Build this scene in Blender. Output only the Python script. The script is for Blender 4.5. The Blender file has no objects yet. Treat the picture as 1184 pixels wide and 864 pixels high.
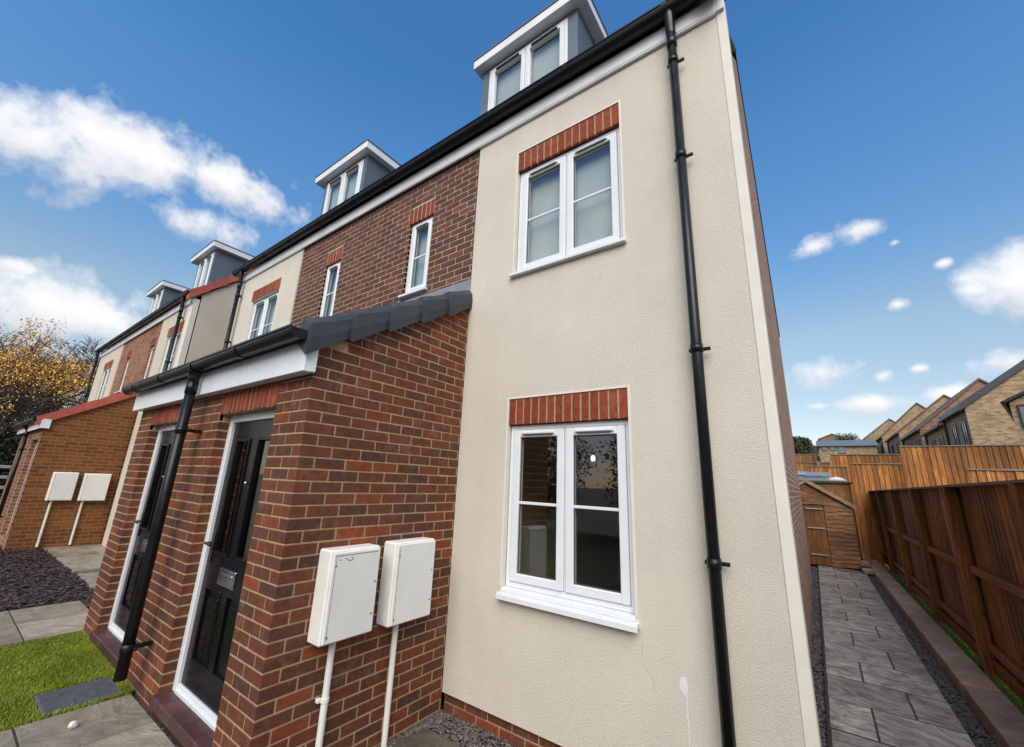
import bpy, math, random
from mathutils import Vector, Matrix, noise
random.seed(7)
S = bpy.context.scene
COL = S.collection
R = math.radians

# ------------------------------------------------------------------ materials
def newmat(name):
    m = bpy.data.materials.new(name); m.use_nodes = True
    nt = m.node_tree; nt.nodes.clear()
    out = nt.nodes.new('ShaderNodeOutputMaterial')
    return m, nt, out
def N(nt, typ, **kw):
    n = nt.nodes.new(typ)
    for k, v in kw.items():
        if k.startswith('i_'):
            key = k[2:]
            key = int(key) if key.isdigit() else key.replace('_', ' ')
            n.inputs[key].default_value = v
        else: setattr(n, k, v)
    return n
def L(nt, a, b): nt.links.new(a, b)
def ramp(nt, fac, stops, interp='LINEAR'):
    r = nt.nodes.new('ShaderNodeValToRGB'); r.color_ramp.interpolation = interp
    e = r.color_ramp.elements
    while len(e) < len(stops): e.new(0.5)
    for i, (p, c) in enumerate(stops):
        e[i].position = p; e[i].color = (*c, 1) if len(c) == 3 else c
    L(nt, fac, r.inputs[0]); return r.outputs[0]
def g(v): return (v, v, v)
def mixc(nt, fac, a, b, mode='MIX'):
    m = nt.nodes.new('ShaderNodeMix'); m.data_type = 'RGBA'; m.blend_type = mode
    if isinstance(fac, (int, float)): m.inputs[0].default_value = fac
    else: L(nt, fac, m.inputs[0])
    for v, i in ((a, 6), (b, 7)):
        if isinstance(v, tuple): m.inputs[i].default_value = (*v, 1)
        else: L(nt, v, m.inputs[i])
    return m.outputs[2]
def coords(nt, kind='Object', scale=(1, 1, 1), rot=(0, 0, 0)):
    tc = nt.nodes.new('ShaderNodeTexCoord'); mp = nt.nodes.new('ShaderNodeMapping')
    mp.inputs['Scale'].default_value = scale; mp.inputs['Rotation'].default_value = rot
    L(nt, tc.outputs[kind], mp.inputs[0]); return mp.outputs[0]
def noise_t(nt, co, scale, detail=4, rough=.55):
    n = N(nt, 'ShaderNodeTexNoise'); n.inputs['Scale'].default_value = scale
    n.inputs['Detail'].default_value = detail; n.inputs['Roughness'].default_value = rough
    L(nt, co, n.inputs['Vector']); return n.outputs['Fac']
def principled(nt, out, color, rough, bump=None, bstr=.3, bdist=.005, spec=.5, metal=0, coat=0):
    p = N(nt, 'ShaderNodeBsdfPrincipled')
    if isinstance(color, tuple): p.inputs['Base Color'].default_value = (*color, 1)
    else: L(nt, color, p.inputs['Base Color'])
    if isinstance(rough, (int, float)): p.inputs['Roughness'].default_value = rough
    else: L(nt, rough, p.inputs['Roughness'])
    p.inputs['Specular IOR Level'].default_value = spec
    p.inputs['Metallic'].default_value = metal
    p.inputs['Coat Weight'].default_value = coat
    if bump is not None:
        b = N(nt, 'ShaderNodeBump'); b.inputs['Strength'].default_value = bstr
        b.inputs['Distance'].default_value = bdist
        L(nt, bump, b.inputs['Height']); L(nt, b.outputs[0], p.inputs['Normal'])
    L(nt, p.outputs[0], out.inputs[0]); return p
def island(nt):
    return N(nt, 'ShaderNodeNewGeometry').outputs['Random Per Island']

def m_simple(name, col, rough, var=.12, nscale=6, bstr=.15, bd=.002, bscale=60, spec=.5, metal=0, coat=0, isl=0.0, dirt=0.0, dirtcol=(.05, .045, .035)):
    m, nt, out = newmat(name); co = coords(nt)
    n1 = noise_t(nt, co, nscale, 5, .6)
    dark = tuple(c * (1 - var) for c in col); lite = tuple(min(1, c * (1 + var)) for c in col)
    c = ramp(nt, n1, [(.3, dark), (.7, lite)])
    if isl:
        c = mixc(nt, 1.0, c, ramp(nt, island(nt), [(0, g(1 - isl)), (1, g(1 + isl))]), 'MULTIPLY')
    if dirt:
        n3 = noise_t(nt, co, nscale * 2.7, 8, .75)
        f = ramp(nt, n3, [(.56, g(0)), (.72, g(dirt))])
        c = mixc(nt, f, c, dirtcol)
    n2 = noise_t(nt, co, bscale, 4, .6)
    rr = ramp(nt, n1, [(.3, g(max(0, rough - .08))), (.7, g(min(1, rough + .08)))])
    principled(nt, out, c, rr, n2, bstr, bd, spec, metal, coat); return m

def m_brick_geo(name, stops, rough=.85):
    m, nt, out = newmat(name); co = coords(nt)
    base = ramp(nt, island(nt), stops)
    n1 = noise_t(nt, co, 22, 6, .65); n2 = noise_t(nt, co, 2.3, 3, .5)
    c = mixc(nt, 1, base, ramp(nt, n1, [(.25, g(.62)), (.75, g(1.35))]), 'MULTIPLY')
    c = mixc(nt, 1, c, ramp(nt, n2, [(.3, g(.85)), (.7, g(1.15))]), 'MULTIPLY')
    # fired surface marks: fine darker streaks
    n3 = noise_t(nt, coords(nt, scale=(1, 1, 2.5), rot=(0, .5, 0)), 70, 5, .7)
    c = mixc(nt, ramp(nt, n3, [(.55, g(0)), (.75, g(.55))]), c, (.035, .018, .014))
    n4 = noise_t(nt, coords(nt), 5.5, 7, .72)
    c = mixc(nt, ramp(nt, n4, [(.56, g(0)), (.74, g(.30))]), c, (.30, .22, .15))
    principled(nt, out, c, rough, n3, .7, .004, .35); return m

def m_brick_tex(name, cols, mortar, rough=.85, bd=.006):
    """brick wall by UV in metres: u along the wall, v up"""
    m, nt, out = newmat(name); co = coords(nt, 'UV')
    b = N(nt, 'ShaderNodeTexBrick'); b.offset = .5
    b.inputs['Color1'].default_value = (0, 0, 0, 1); b.inputs['Color2'].default_value = (1, 1, 1, 1)
    b.inputs['Mortar'].default_value = (.5, .5, .5, 1)
    b.inputs['Scale'].default_value = 1; b.inputs['Mortar Size'].default_value = .006
    b.inputs['Mortar Smooth'].default_value = .2
    b.inputs['Brick Width'].default_value = .225; b.inputs['Row Height'].default_value = .075
    L(nt, co, b.inputs['Vector'])
    c = ramp(nt, b.outputs['Color'], cols)
    n1 = noise_t(nt, co, 30, 5, .65)
    c = mixc(nt, 1, c, ramp(nt, n1, [(.25, g(.7)), (.75, g(1.3))]), 'MULTIPLY')
    n2 = noise_t(nt, co, 1.1, 4, .6)
    c = mixc(nt, 1, c, ramp(nt, n2, [(.3, g(.86)), (.7, g(1.14))]), 'MULTIPLY')
    c = mixc(nt, b.outputs['Fac'], c, mortar)
    inv = N(nt, 'ShaderNodeMath', operation='SUBTRACT'); inv.inputs[0].default_value = 1
    L(nt, b.outputs['Fac'], inv.inputs[1])
    ad = N(nt, 'ShaderNodeMath', operation='MULTIPLY_ADD'); L(nt, n1, ad.inputs[0]); ad.inputs[1].default_value = .4
    L(nt, inv.outputs[0], ad.inputs[2])
    principled(nt, out, c, rough, ad.outputs[0], .8, bd, .3); return m

def m_render(name, col, amp=1.0):
    m, nt, out = newmat(name); co = coords(nt)
    n1 = noise_t(nt, co, 1.2, 5, .6); n0 = noise_t(nt, coords(nt, scale=(3, 3, .45)), 1.6, 5, .6)
    c = ramp(nt, n1, [(.3, tuple(x * .93 for x in col)), (.7, tuple(min(1, x * 1.05) for x in col))])
    c = mixc(nt, 1, c, ramp(nt, n0, [(.35, g(.975)), (.65, g(1.02))]), 'MULTIPLY')
    n2 = noise_t(nt, co, 135, 4, .62); n4 = noise_t(nt, co, 290, 2, .5)
    v = N(nt, 'ShaderNodeTexVoronoi', feature='SMOOTH_F1'); v.inputs['Scale'].default_value = 95
    L(nt, co, v.inputs['Vector'])
    c = mixc(nt, 1, c, ramp(nt, n2, [(.35, g(.86)), (.6, g(1.04))]), 'MULTIPLY')
    h = N(nt, 'ShaderNodeMath', operation='ADD')
    L(nt, ramp(nt, n2, [(.38, g(0)), (.58, g(1))]), h.inputs[0]); L(nt, n4, h.inputs[1])
    # faint scuffs
    n5 = noise_t(nt, coords(nt, scale=(9, 9, 1.6), rot=(0, .25, 0)), 1.5, 6, .7)
    c = mixc(nt, ramp(nt, n5, [(.72, g(0)), (.85, g(.18))]), c, (.25, .22, .18))
    principled(nt, out, c, .92, h.outputs[0], .6 * amp, .0035, .2); return m

def m_glass(name, tint=(.55, .6, .58), boost=1.9):
    m, nt, out = newmat(name)
    tr = N(nt, 'ShaderNodeBsdfTransparent'); tr.inputs[0].default_value = (*tint, 1)
    gl = N(nt, 'ShaderNodeBsdfGlossy'); gl.inputs['Roughness'].default_value = .015
    gl.inputs[0].default_value = (.95, .97, 1, 1)
    lw = N(nt, 'ShaderNodeLayerWeight'); lw.inputs[0].default_value = .5
    pw = N(nt, 'ShaderNodeMath', operation='POWER'); L(nt, lw.outputs['Facing'], pw.inputs[0]); pw.inputs[1].default_value = 4.0
    mu = N(nt, 'ShaderNodeMath', operation='MULTIPLY_ADD', use_clamp=True); L(nt, pw.outputs[0], mu.inputs[0]); mu.inputs[1].default_value = .75; mu.inputs[2].default_value = .045 * boost
    nb = noise_t(nt, coords(nt), 2.2, 1, .4)
    b = N(nt, 'ShaderNodeBump'); b.inputs['Strength'].default_value = .05; b.inputs['Distance'].default_value = .02
    L(nt, nb, b.inputs['Height']); L(nt, b.outputs[0], gl.inputs['Normal'])
    mx = N(nt, 'ShaderNodeMixShader'); L(nt, mu.outputs[0], mx.inputs[0]); L(nt, tr.outputs[0], mx.inputs[1]); L(nt, gl.outputs[0], mx.inputs[2])
    L(nt, mx.outputs[0], out.inputs[0]); return m

def m_wood(name, c1, c2, c3, rough=.7, grain=(14, 14, 1.0), isl=.35, spec=.4):
    m, nt, out = newmat(name); co = coords(nt, scale=grain)
    n1 = noise_t(nt, co, 3.2, 8, .62); n2 = noise_t(nt, coords(nt), 1.1, 3, .5)
    c = ramp(nt, n1, [(.3, c1), (.5, c2), (.72, c3)])
    c = mixc(nt, 1, c, ramp(nt, island(nt), [(0, g(1 - isl)), (1, g(1 + isl))]), 'MULTIPLY')
    c = mixc(nt, 1, c, ramp(nt, n2, [(.3, g(.7)), (.7, g(1.25))]), 'MULTIPLY')
    v = N(nt, 'ShaderNodeTexVoronoi'); v.inputs['Scale'].default_value = 2.6; L(nt, coords(nt, scale=(2.4, 2.4, 1)), v.inputs['Vector'])
    c = mixc(nt, ramp(nt, v.outputs['Distance'], [(.03, g(.8)), (.085, g(0))]), c, (.035, .013, .005))
    principled(nt, out, c, rough, n1, .5, .004, spec); return m

def m_slab(name, c1, c2, rlo, rhi, wet=.5, bdist=.02, spec=.6):
    m, nt, out = newmat(name); co = coords(nt, scale=(1, 1, 1))
    geo = N(nt, 'ShaderNodeNewGeometry')
    # offset per slab so the riven grain differs from slab to slab
    ad = N(nt, 'ShaderNodeVectorMath', operation='MULTIPLY_ADD')
    cmb = N(nt, 'ShaderNodeCombineXYZ')
    for i in range(3): L(nt, geo.outputs['Random Per Island'], cmb.inputs[i])
    L(nt, cmb.outputs[0], ad.inputs[0]); ad.inputs[1].default_value = (37, 53, 11); L(nt, co, ad.inputs[2])
    wv = N(nt, 'ShaderNodeTexNoise'); wv.inputs['Scale'].default_value = 2.6; wv.inputs['Detail'].default_value = 7
    wv.inputs['Roughness'].default_value = .6; wv.inputs['Distortion'].default_value = 2.4
    mp = N(nt, 'ShaderNodeMapping'); mp.inputs['Scale'].default_value = (1, 1.15, 1); L(nt, ad.outputs[0], mp.inputs[0]); L(nt, mp.outputs[0], wv.inputs['Vector'])
    n2 = noise_t(nt, ad.outputs[0], 14, 6, .65)
    c = ramp(nt, wv.outputs['Fac'], [(.3, c1), (.7, c2)])
    c = mixc(nt, 1, c, ramp(nt, geo.outputs['Random Per Island'], [(0, g(.78)), (1, g(1.2))]), 'MULTIPLY')
    c = mixc(nt, 1, c, ramp(nt, n2, [(.3, g(.82)), (.7, g(1.12))]), 'MULTIPLY')
    pud = noise_t(nt, co, 1.7, 4, .6)
    rr = ramp(nt, pud, [(.38, g(rlo)), (.62, g(rhi))])
    c = mixc(nt, ramp(nt, pud, [(.36, g(wet)), (.6, g(0))]), c, mixc(nt, 1, c, g(.55), 'MULTIPLY'))
    h = N(nt, 'ShaderNodeMath', operation='MULTIPLY_ADD'); L(nt, n2, h.inputs[0]); h.inputs[1].default_value = .25
    L(nt, wv.outputs['Fac'], h.inputs[2])
    principled(nt, out, c, rr, h.outputs[0], 1.0, bdist, spec); return m

M = {}
RED = [(0, (.088, .034, .019)), (.25, (.12, .040, .019)), (.5, (.15, .044, .020)), (.72, (.13, .040, .021)), (.84, (.078, .034, .024)), (.93, (.19, .046, .018)), (1, (.22, .052, .019))]
M['brick'] = m_brick_geo('red_brick', RED)
M['brick_up'] = m_brick_geo('brown_red_brick', [(0, (.075, .036, .025)), (.4, (.115, .047, .030)), (.75, (.10, .039, .026)), (.9, (.16, .051, .029)), (1, (.18, .06, .032))])
M['soldier'] = m_brick_geo('bright_red_soldier_brick', [(0, (.185, .038, .017)), (.6, (.23, .045, .02)), (1, (.27, .055, .024))])
M['mortar'] = m_simple('sand_mortar', (.36, .25, .13), .95, .2, 12, .5, .004, 150)
M['mortar_up'] = m_simple('pale_mortar', (.40, .31, .24), .95, .2, 12, .5, .004, 150)
M['gable_brick'] = m_brick_tex('gable_brick_texture', [(0, (.18, .095, .07)), (.5, (.27, .14, .10)), (1, (.34, .17, .11))], (.56, .48, .39), bd=.02)
M['tan_brick'] = m_brick_tex('orange_brown_brick_texture', [(0, (.12, .045, .015)), (.5, (.17, .063, .020)), (1, (.22, .082, .026))], (.30, .16, .055))
M['pink_brick'] = m_brick_tex('pinkish_brown_brick_texture', [(0, (.14, .062, .035)), (.5, (.21, .095, .052)), (1, (.28, .12, .065))], (.42, .3, .2))
M['buff_brick'] = m_brick_tex('buff_brick_texture', [(0, (.20, .135, .075)), (.5, (.32, .22, .125)), (1, (.42, .30, .18))], (.34, .27, .18))
M['pink_far'] = m_brick_tex('dull_red_brick_texture', [(0, (.16, .08, .055)), (.5, (.23, .125, .085)), (1, (.30, .17, .12))], (.36, .28, .2))
M['render'] = m_render('cream_stipple_render', (.65, .595, .51))
M['render_far'] = m_render('cream_render_far', (.57, .51, .42), .4)
M['bead'] = m_simple('smooth_cream_render', (.67, .63, .56), .8, .06, 5, .3, .002, 90)
M['pvc'] = m_simple('white_upvc', (.68, .70, .73), .30, .04, 4, .05, .001, 30, dirt=.12, dirtcol=(.4, .38, .33))
M['fascia'] = m_simple('white_fascia', (.72, .74, .78), .32, .07, 2.5, .05, .001, 30, dirt=.25, dirtcol=(.4, .38, .34))
M['black_pvc'] = m_simple('black_plastic', (.008, .0085, .010), .33, .2, 9, .1, .001, 40, spec=.3, dirt=.12, dirtcol=(.04, .04, .04))
M['door'] = m_simple('black_gloss_door', (.0035, .004, .005), .28, .15, 6, .1, .0006, 300, spec=.28)
M['chrome'] = m_simple('brushed_chrome', (.6, .6, .6), .25, .1, 10, .1, .001, 90, metal=1)
M['tile'] = m_simple('grey_concrete_tile', (.034, .040, .050), .55, .25, 7, .4, .003, 90, isl=.15)
M['red_tile'] = m_simple('red_clay_tile', (.38, .085, .055), .6, .2, 7, .4, .003, 90, isl=.15)
M['lead'] = m_simple('grey_lead_flashing', (.20, .22, .24), .5, .2, 6, .3, .003, 30)
M['clad'] = m_simple('grey_dormer_cladding', (.10, .125, .15), .5, .1, 4, .1, .002, 30)
M['membrane'] = m_simple('dark_grey_roof_edge', (.11, .12, .13), .5, .1, 4, .1, .002, 30)
M['meter'] = m_simple('white_meter_plastic', (.74, .73, .69), .45, .05, 5, .15, .001, 60, dirt=.18, dirtcol=(.3, .24, .15))
M['rust'] = m_simple('brown_grime', (.10, .055, .03), .9, .3, 60, .2, .001, 60)
M['scuff'] = m_simple('grey_scuff', (.34, .30, .25), .9, .2)
M['screw'] = m_simple('dark_screw', (.06, .05, .05), .5, .1)
M['glass'] = m_glass('window_glass', (.80, .84, .80), 2.6)
M['door_glass'] = m_glass('door_glass', (.45, .48, .42), 2.4)
M['blind'] = m_simple('pale_window_blind', (.50, .53, .54), .8, .05, 3, .1, .002, 20)
M['room'] = m_simple('room_wall_paint', (.42, .34, .18), .8, .05, 2)
M['room_floor'] = m_simple('brown_room_floor', (.10, .06, .035), .5, .2, 3)
M['sill'] = m_simple('purple_brown_sill_brick', (.075, .030, .028), .45, .3, 14, .4, .004, 60, isl=.25)
M['slab'] = m_slab('tan_riven_slab', (.20, .17, .125), (.36, .31, .235), .38, .8, .35)
M['slab_grey'] = m_slab('wet_grey_slab', (.16, .14, .12), (.50, .475, .44), .07, .26, .3, bdist=.05, spec=1.0)
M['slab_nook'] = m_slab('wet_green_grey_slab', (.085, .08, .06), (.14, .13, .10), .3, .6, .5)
M['kerb'] = m_slab('reddish_stone_coping', (.27, .19, .13), (.44, .33, .24), .35, .6, .5)
M['gravel'] = m_simple('dark_grey_gravel', (.06, .057, .06), .55, .3, 20, .3, .003, 60, isl=.65)
M['gravel_n'] = m_simple('mixed_grey_gravel', (.095, .08, .072), .6, .3, 20, .3, .003, 60, isl=.7)
M['bark'] = m_simple('dark_purple_slate_chips', (.050, .030, .028), .45, .3, 20, .3, .003, 60, isl=.6)
M['soil'] = m_simple('dark_soil', (.035, .028, .022), .95, .3, 8, .6, .01, 30)
M['iron'] = m_simple('grey_access_cover', (.10, .11, .125), .6, .2, 12, .3, .002, 80)
M['stone'] = m_simple('white_stone', (.6, .6, .56), .8, .1, 40, .5, .004, 60)
M['fence'] = m_wood('stained_fence_wood', (.10, .037, .009), (.24, .096, .022), (.46, .22, .065), isl=.5)
M['fence_lit'] = m_wood('orange_fence_wood', (.10, .034, .006), (.24, .09, .016), (.38, .165, .038), isl=.5)
M['post'] = m_wood('brown_fence_post', (.12, .044, .012), (.23, .088, .022), (.38, .165, .05), isl=.2)
M['cap'] = m_wood('grey_weathered_cap', (.10, .08, .065), (.18, .145, .115), (.30, .25, .20), grain=(14, 1, 14), isl=.15)
M['shed'] = m_wood('shed_boards', (.09, .033, .008), (.18, .070, .017), (.29, .13, .04))
M['shed_h'] = m_wood('waney_shed_boards', (.07, .03, .011), (.16, .072, .026), (.30, .165, .075), grain=(1, 1, 12))
M['verge'] = m_wood('weathered_verge_board', (.14, .09, .05), (.24, .165, .10), (.34, .25, .17), grain=(1, 1, 8), isl=.1)
M['felt'] = m_simple('dark_roof_felt', (.04, .038, .036), .9, .2, 8, .4, .004, 60)
M['slate'] = m_simple('blue_grey_slate_roof', (.13, .15, .175), .55, .2, 5, .3, .004, 40)
M['dark_roof'] = m_simple('dark_tiled_roof', (.018, .022, .030), .45, .25, 2, .5, .02, 8)
M['brown_roof'] = m_simple('brown_tiled_roof', (.13, .085, .07), .7, .25, 2, .5, .02, 8)
M['dark_trim'] = m_simple('dark_window_trim', (.03, .03, .032), .4, .1)
M['pale_pane'] = m_simple('far_window_glass', (.13, .15, .17), .08, .1, spec=.9)
M['sheet'] = m_simple('grey_plastic_sheet', (.22, .26, .30), .3, .2, 4)
M['white_plastic'] = m_simple('white_plastic', (.65, .66, .66), .35, .05, 4)
M['trunk'] = m_simple('dark_bark', (.10, .075, .06), .9, .3, 15, .6, .01, 40)
M['twig'] = m_simple('brown_twigs', (.17, .125, .10), .9, .3, 6, .2, .01, 40, isl=.3)
M['leaf_gold'] = m_simple('golden_leaves', (.66, .37, .085), .7, .3, 3, .1, .01, 40, isl=.5)
M['leaf_dark'] = m_simple('dark_evergreen_leaves', (.035, .045, .018), .7, .3, 1.5, .1, .01, 40, isl=.5)
M['leaf_grey'] = m_simple('grey_green_leaves', (.085, .09, .055), .8, .3, 1.5, .1, .01, 40, isl=.5)
M['grass'] = m_simple('bright_grass_blades', (.21, .265, .014), .6, .3, 2, .1, .01, 40, isl=.4)
M['moss'] = m_simple('vivid_green_grass', (.12, .24, .03), .6, .3, 4, .1, .01, 40, isl=.4)
M['turf'] = m_simple('turf_soil', (.07, .095, .012), .95, .3, 12, .6, .01, 60)
M['field'] = m_simple('far_ground', (.09, .085, .06), .95, .3, .4, .4, .02, 3)
M['pale_wood'] = m_simple('pale_grey_timber', (.30, .28, .24), .8, .2, 6, isl=.1)
m, nt, out = newmat('lit_lamp'); e = N(nt, 'ShaderNodeEmission'); e.inputs[0].default_value = (1, .86, .55, 1); e.inputs[1].default_value = 1.8; L(nt, e.outputs[0], out.inputs[0]); M['lamp'] = m

# ------------------------------------------------------------------ mesh helpers
class MB:
    def __init__(s): s.v = []; s.f = []; s.mi = []; s.cur = 0
    def face(s, pts):
        b = len(s.v); s.v += [tuple(p) for p in pts]; s.f.append(tuple(range(b, b + len(pts)))); s.mi.append(s.cur)
    def hexa(s, P):
        b = len(s.v); s.v += [tuple(p) for p in P]
        for q in ((0, 3, 2, 1), (4, 5, 6, 7), (0, 1, 5, 4), (1, 2, 6, 5), (2, 3, 7, 6), (3, 0, 4, 7)):
            s.f.append(tuple(b + i for i in q)); s.mi.append(s.cur)
    def box(s, x0, x1, y0, y1, z0, z1):
        s.hexa([(x0, y0, z0), (x1, y0, z0), (x1, y1, z0), (x0, y1, z0), (x0, y0, z1), (x1, y0, z1), (x1, y1, z1), (x0, y1, z1)])
    def cbox(s, x0, x1, y0, y1, z0, z1, c=.003):
        """box with chamfered edges"""
        mn = (min(x0, x1), min(y0, y1), min(z0, z1)); mx = (max(x0, x1), max(y0, y1), max(z0, z1))
        c = min(c, *[(mx[i] - mn[i]) * .45 for i in range(3)])
        b = len(s.v); idx = {}
        for sx in (0, 1):
            for sy in (0, 1):
                for sz in (0, 1):
                    sg = (sx, sy, sz)
                    for ax in range(3):
                        p = []
                        for i in range(3):
                            e = mx[i] if sg[i] else mn[i]
                            if i != ax: e += -c if sg[i] else c
                            p.append(e)
                        idx[(sg, ax)] = len(s.v); s.v.append(tuple(p))
        def F(l): s.f.append(tuple(l)); s.mi.append(s.cur)
        for ax in range(3):
            o = [i for i in range(3) if i != ax]
            for sd in (0, 1):
                q = []
                for a, d in ((0, 0), (1, 0), (1, 1), (0, 1)):
                    sg = [0, 0, 0]; sg[ax] = sd; sg[o[0]] = a; sg[o[1]] = d; q.append(idx[(tuple(sg), ax)])
                flip = (sd == 0) != (ax == 1)
                F(q[::-1] if flip else q)
        for ax in range(3):      # edges parallel to ax
            o = [i for i in range(3) if i != ax]
            for a in (0, 1):
                for d in (0, 1):
                    def k(t, face):
                        sg = [0, 0, 0]; sg[ax] = t; sg[o[0]] = a; sg[o[1]] = d; return idx[(tuple(sg), face)]
                    F([k(0, o[0]), k(1, o[0]), k(1, o[1]), k(0, o[1])])
        for sx in (0, 1):
            for sy in (0, 1):
                for sz in (0, 1):
                    sg = (sx, sy, sz); F([idx[(sg, 0)], idx[(sg, 1)], idx[(sg, 2)]])
    def prism(s, pts, off, inset=None):
        """polygon pts extruded by vector off"""
        n = len(pts); b = len(s.v); s.v += [tuple(p) for p in pts]; s.v += [(p[0] + off[0], p[1] + off[1], p[2] + off[2]) for p in pts]
        s.f.append(tuple(range(b, b + n))); s.f.append(tuple(range(b + 2 * n - 1, b + n - 1, -1))); s.mi += [s.cur] * 2
        for i in range(n):
            j = (i + 1) % n; s.f.append((b + i, b + n + i, b + n + j, b + j)); s.mi.append(s.cur)
    def tube(s, path, rad, n=10, cap=True):
        P = [Vector(p) for p in path]; b0 = len(s.v)
        if not hasattr(rad, '__len__'): rad = [rad] * len(P)
        up = None
        for i, p in enumerate(P):
            t = (P[min(i + 1, len(P) - 1)] - P[max(i - 1, 0)]).normalized()
            if up is None:
                up = Vector((0, 0, 1)) if abs(t.z) < .9 else Vector((1, 0, 0))
            a = t.cross(up); 
            if a.length < 1e-4: a = t.cross(Vector((.3, 1, .2)))
            a.normalize(); c = a.cross(t).normalized(); up = c
            for k in range(n):
                w = 2 * math.pi * k / n; s.v.append(tuple(p + (a * math.cos(w) + c * math.sin(w)) * rad[i]))
        for i in range(len(P) - 1):
            for k in range(n):
                k2 = (k + 1) % n; q = b0 + i * n
                s.f.append((q + k, q + n + k, q + n + k2, q + k2)); s.mi.append(s.cur)
        if cap:
            s.f.append(tuple(range(b0, b0 + n))); s.f.append(tuple(reversed(range(b0 + (len(P) - 1) * n, b0 + len(P) * n)))); s.mi += [s.cur] * 2

def uvbox(me, off):
    uv = me.uv_layers.new(name='UVMap'); ox, oy, oz = off
    vs = me.vertices; d = uv.data
    for p in me.polygons:
        n = p.normal; ax, ay, az = abs(n.x), abs(n.y), abs(n.z)
        for li in p.loop_indices:
            c = vs[me.loops[li].vertex_index].co; x, y, z = c.x + ox, c.y + oy, c.z + oz
            if az > ax and az > ay: d[li].uv = (x, y)
            elif ax > ay: d[li].uv = (y, z)
            else: d[li].uv = (x, z)

def rootloc(p):
    while p.parent: p = p.parent
    return p.location
def obj(name, mb, mat, parent=None, label=None, smooth=False, uv=False, loc=None):
    off = Vector(rootloc(parent)) if parent else Vector(loc or (0, 0, 0))
    me = bpy.data.meshes.new(name)
    me.from_pydata([(v[0] - off.x, v[1] - off.y, v[2] - off.z) for v in mb.v], [], mb.f)
    mats = mat if isinstance(mat, (list, tuple)) else [mat]
    for k in mats: me.materials.append(M[k])
    if len(mats) > 1:
        for p, i in zip(me.polygons, mb.mi): p.material_index = i
    if smooth:
        for p in me.polygons: p.use_smooth = True
    if uv: uvbox(me, off)
    o = bpy.data.objects.new(name, me); COL.objects.link(o)
    if parent: o.parent = parent
    else: o.location = off
    if label: o['label'] = label
    return o
def thing(name, label, cat, loc=(0, 0, 0), group=None):
    o = bpy.data.objects.new(name, None); COL.objects.link(o); o.location = loc; o.empty_display_size = .2
    o['label'] = label; o['category'] = cat
    if group: o['group'] = group
    return o
def tag(o, label=None, cat=None, group=None, kind=None):
    if label: o['label'] = label
    if cat: o['category'] = cat
    if group: o['group'] = group
    if kind: o['kind'] = kind
    return o
def copy_tree(o, parent=None):
    c = o.copy(); COL.objects.link(c); c.parent = parent
    for ch in list(o.children): copy_tree(ch, c)
    return c

# ------------------------------------------------------------------ walls
def panel(mb, axis, P, a0, a1, z0, z1, holes=(), t=.12, out=-1):
    """wall panel: axis 'Y' -> plane y=P spanning x a0..a1 ; axis 'X' -> plane x=P spanning y. out = sign of outward normal"""
    As = sorted(set([a0, a1] + [h[0] for h in holes] + [h[1] for h in holes])); Zs = sorted(set([z0, z1] + [h[2] for h in holes] + [h[3] for h in holes]))
    def pt(a, d, z): return (a, P - out * d, z) if axis == 'Y' else (P - out * d, a, z)
    def inh(a, z): return any(h[0] < a < h[1] and h[2] < z < h[3] for h in holes)
    cell = {}
    for i in range(len(As) - 1):
        for j in range(len(Zs) - 1): cell[i, j] = not inh((As[i] + As[i + 1]) / 2, (Zs[j] + Zs[j + 1]) / 2)
    for (i, j), ok in cell.items():
        if not ok: continue
        A, B, C, D = As[i], As[i + 1], Zs[j], Zs[j + 1]
        for d in (0, t):
            q = [pt(A, d, C), pt(B, d, C), pt(B, d, D), pt(A, d, D)]
            mb.face(q if d == 0 else q[::-1])
        for (di, dj, e) in ((-1, 0, ((A, C), (A, D))), (1, 0, ((B, D), (B, C))), (0, -1, ((B, C), (A, C))), (0, 1, ((A, D), (B, D)))):
            if not cell.get((i + di, j + dj), False):
                mb.face([pt(e[0][0], 0, e[0][1]), pt(e[1][0], 0, e[1][1]), pt(e[1][0], t, e[1][1]), pt(e[0][0], t, e[0][1])])

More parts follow.
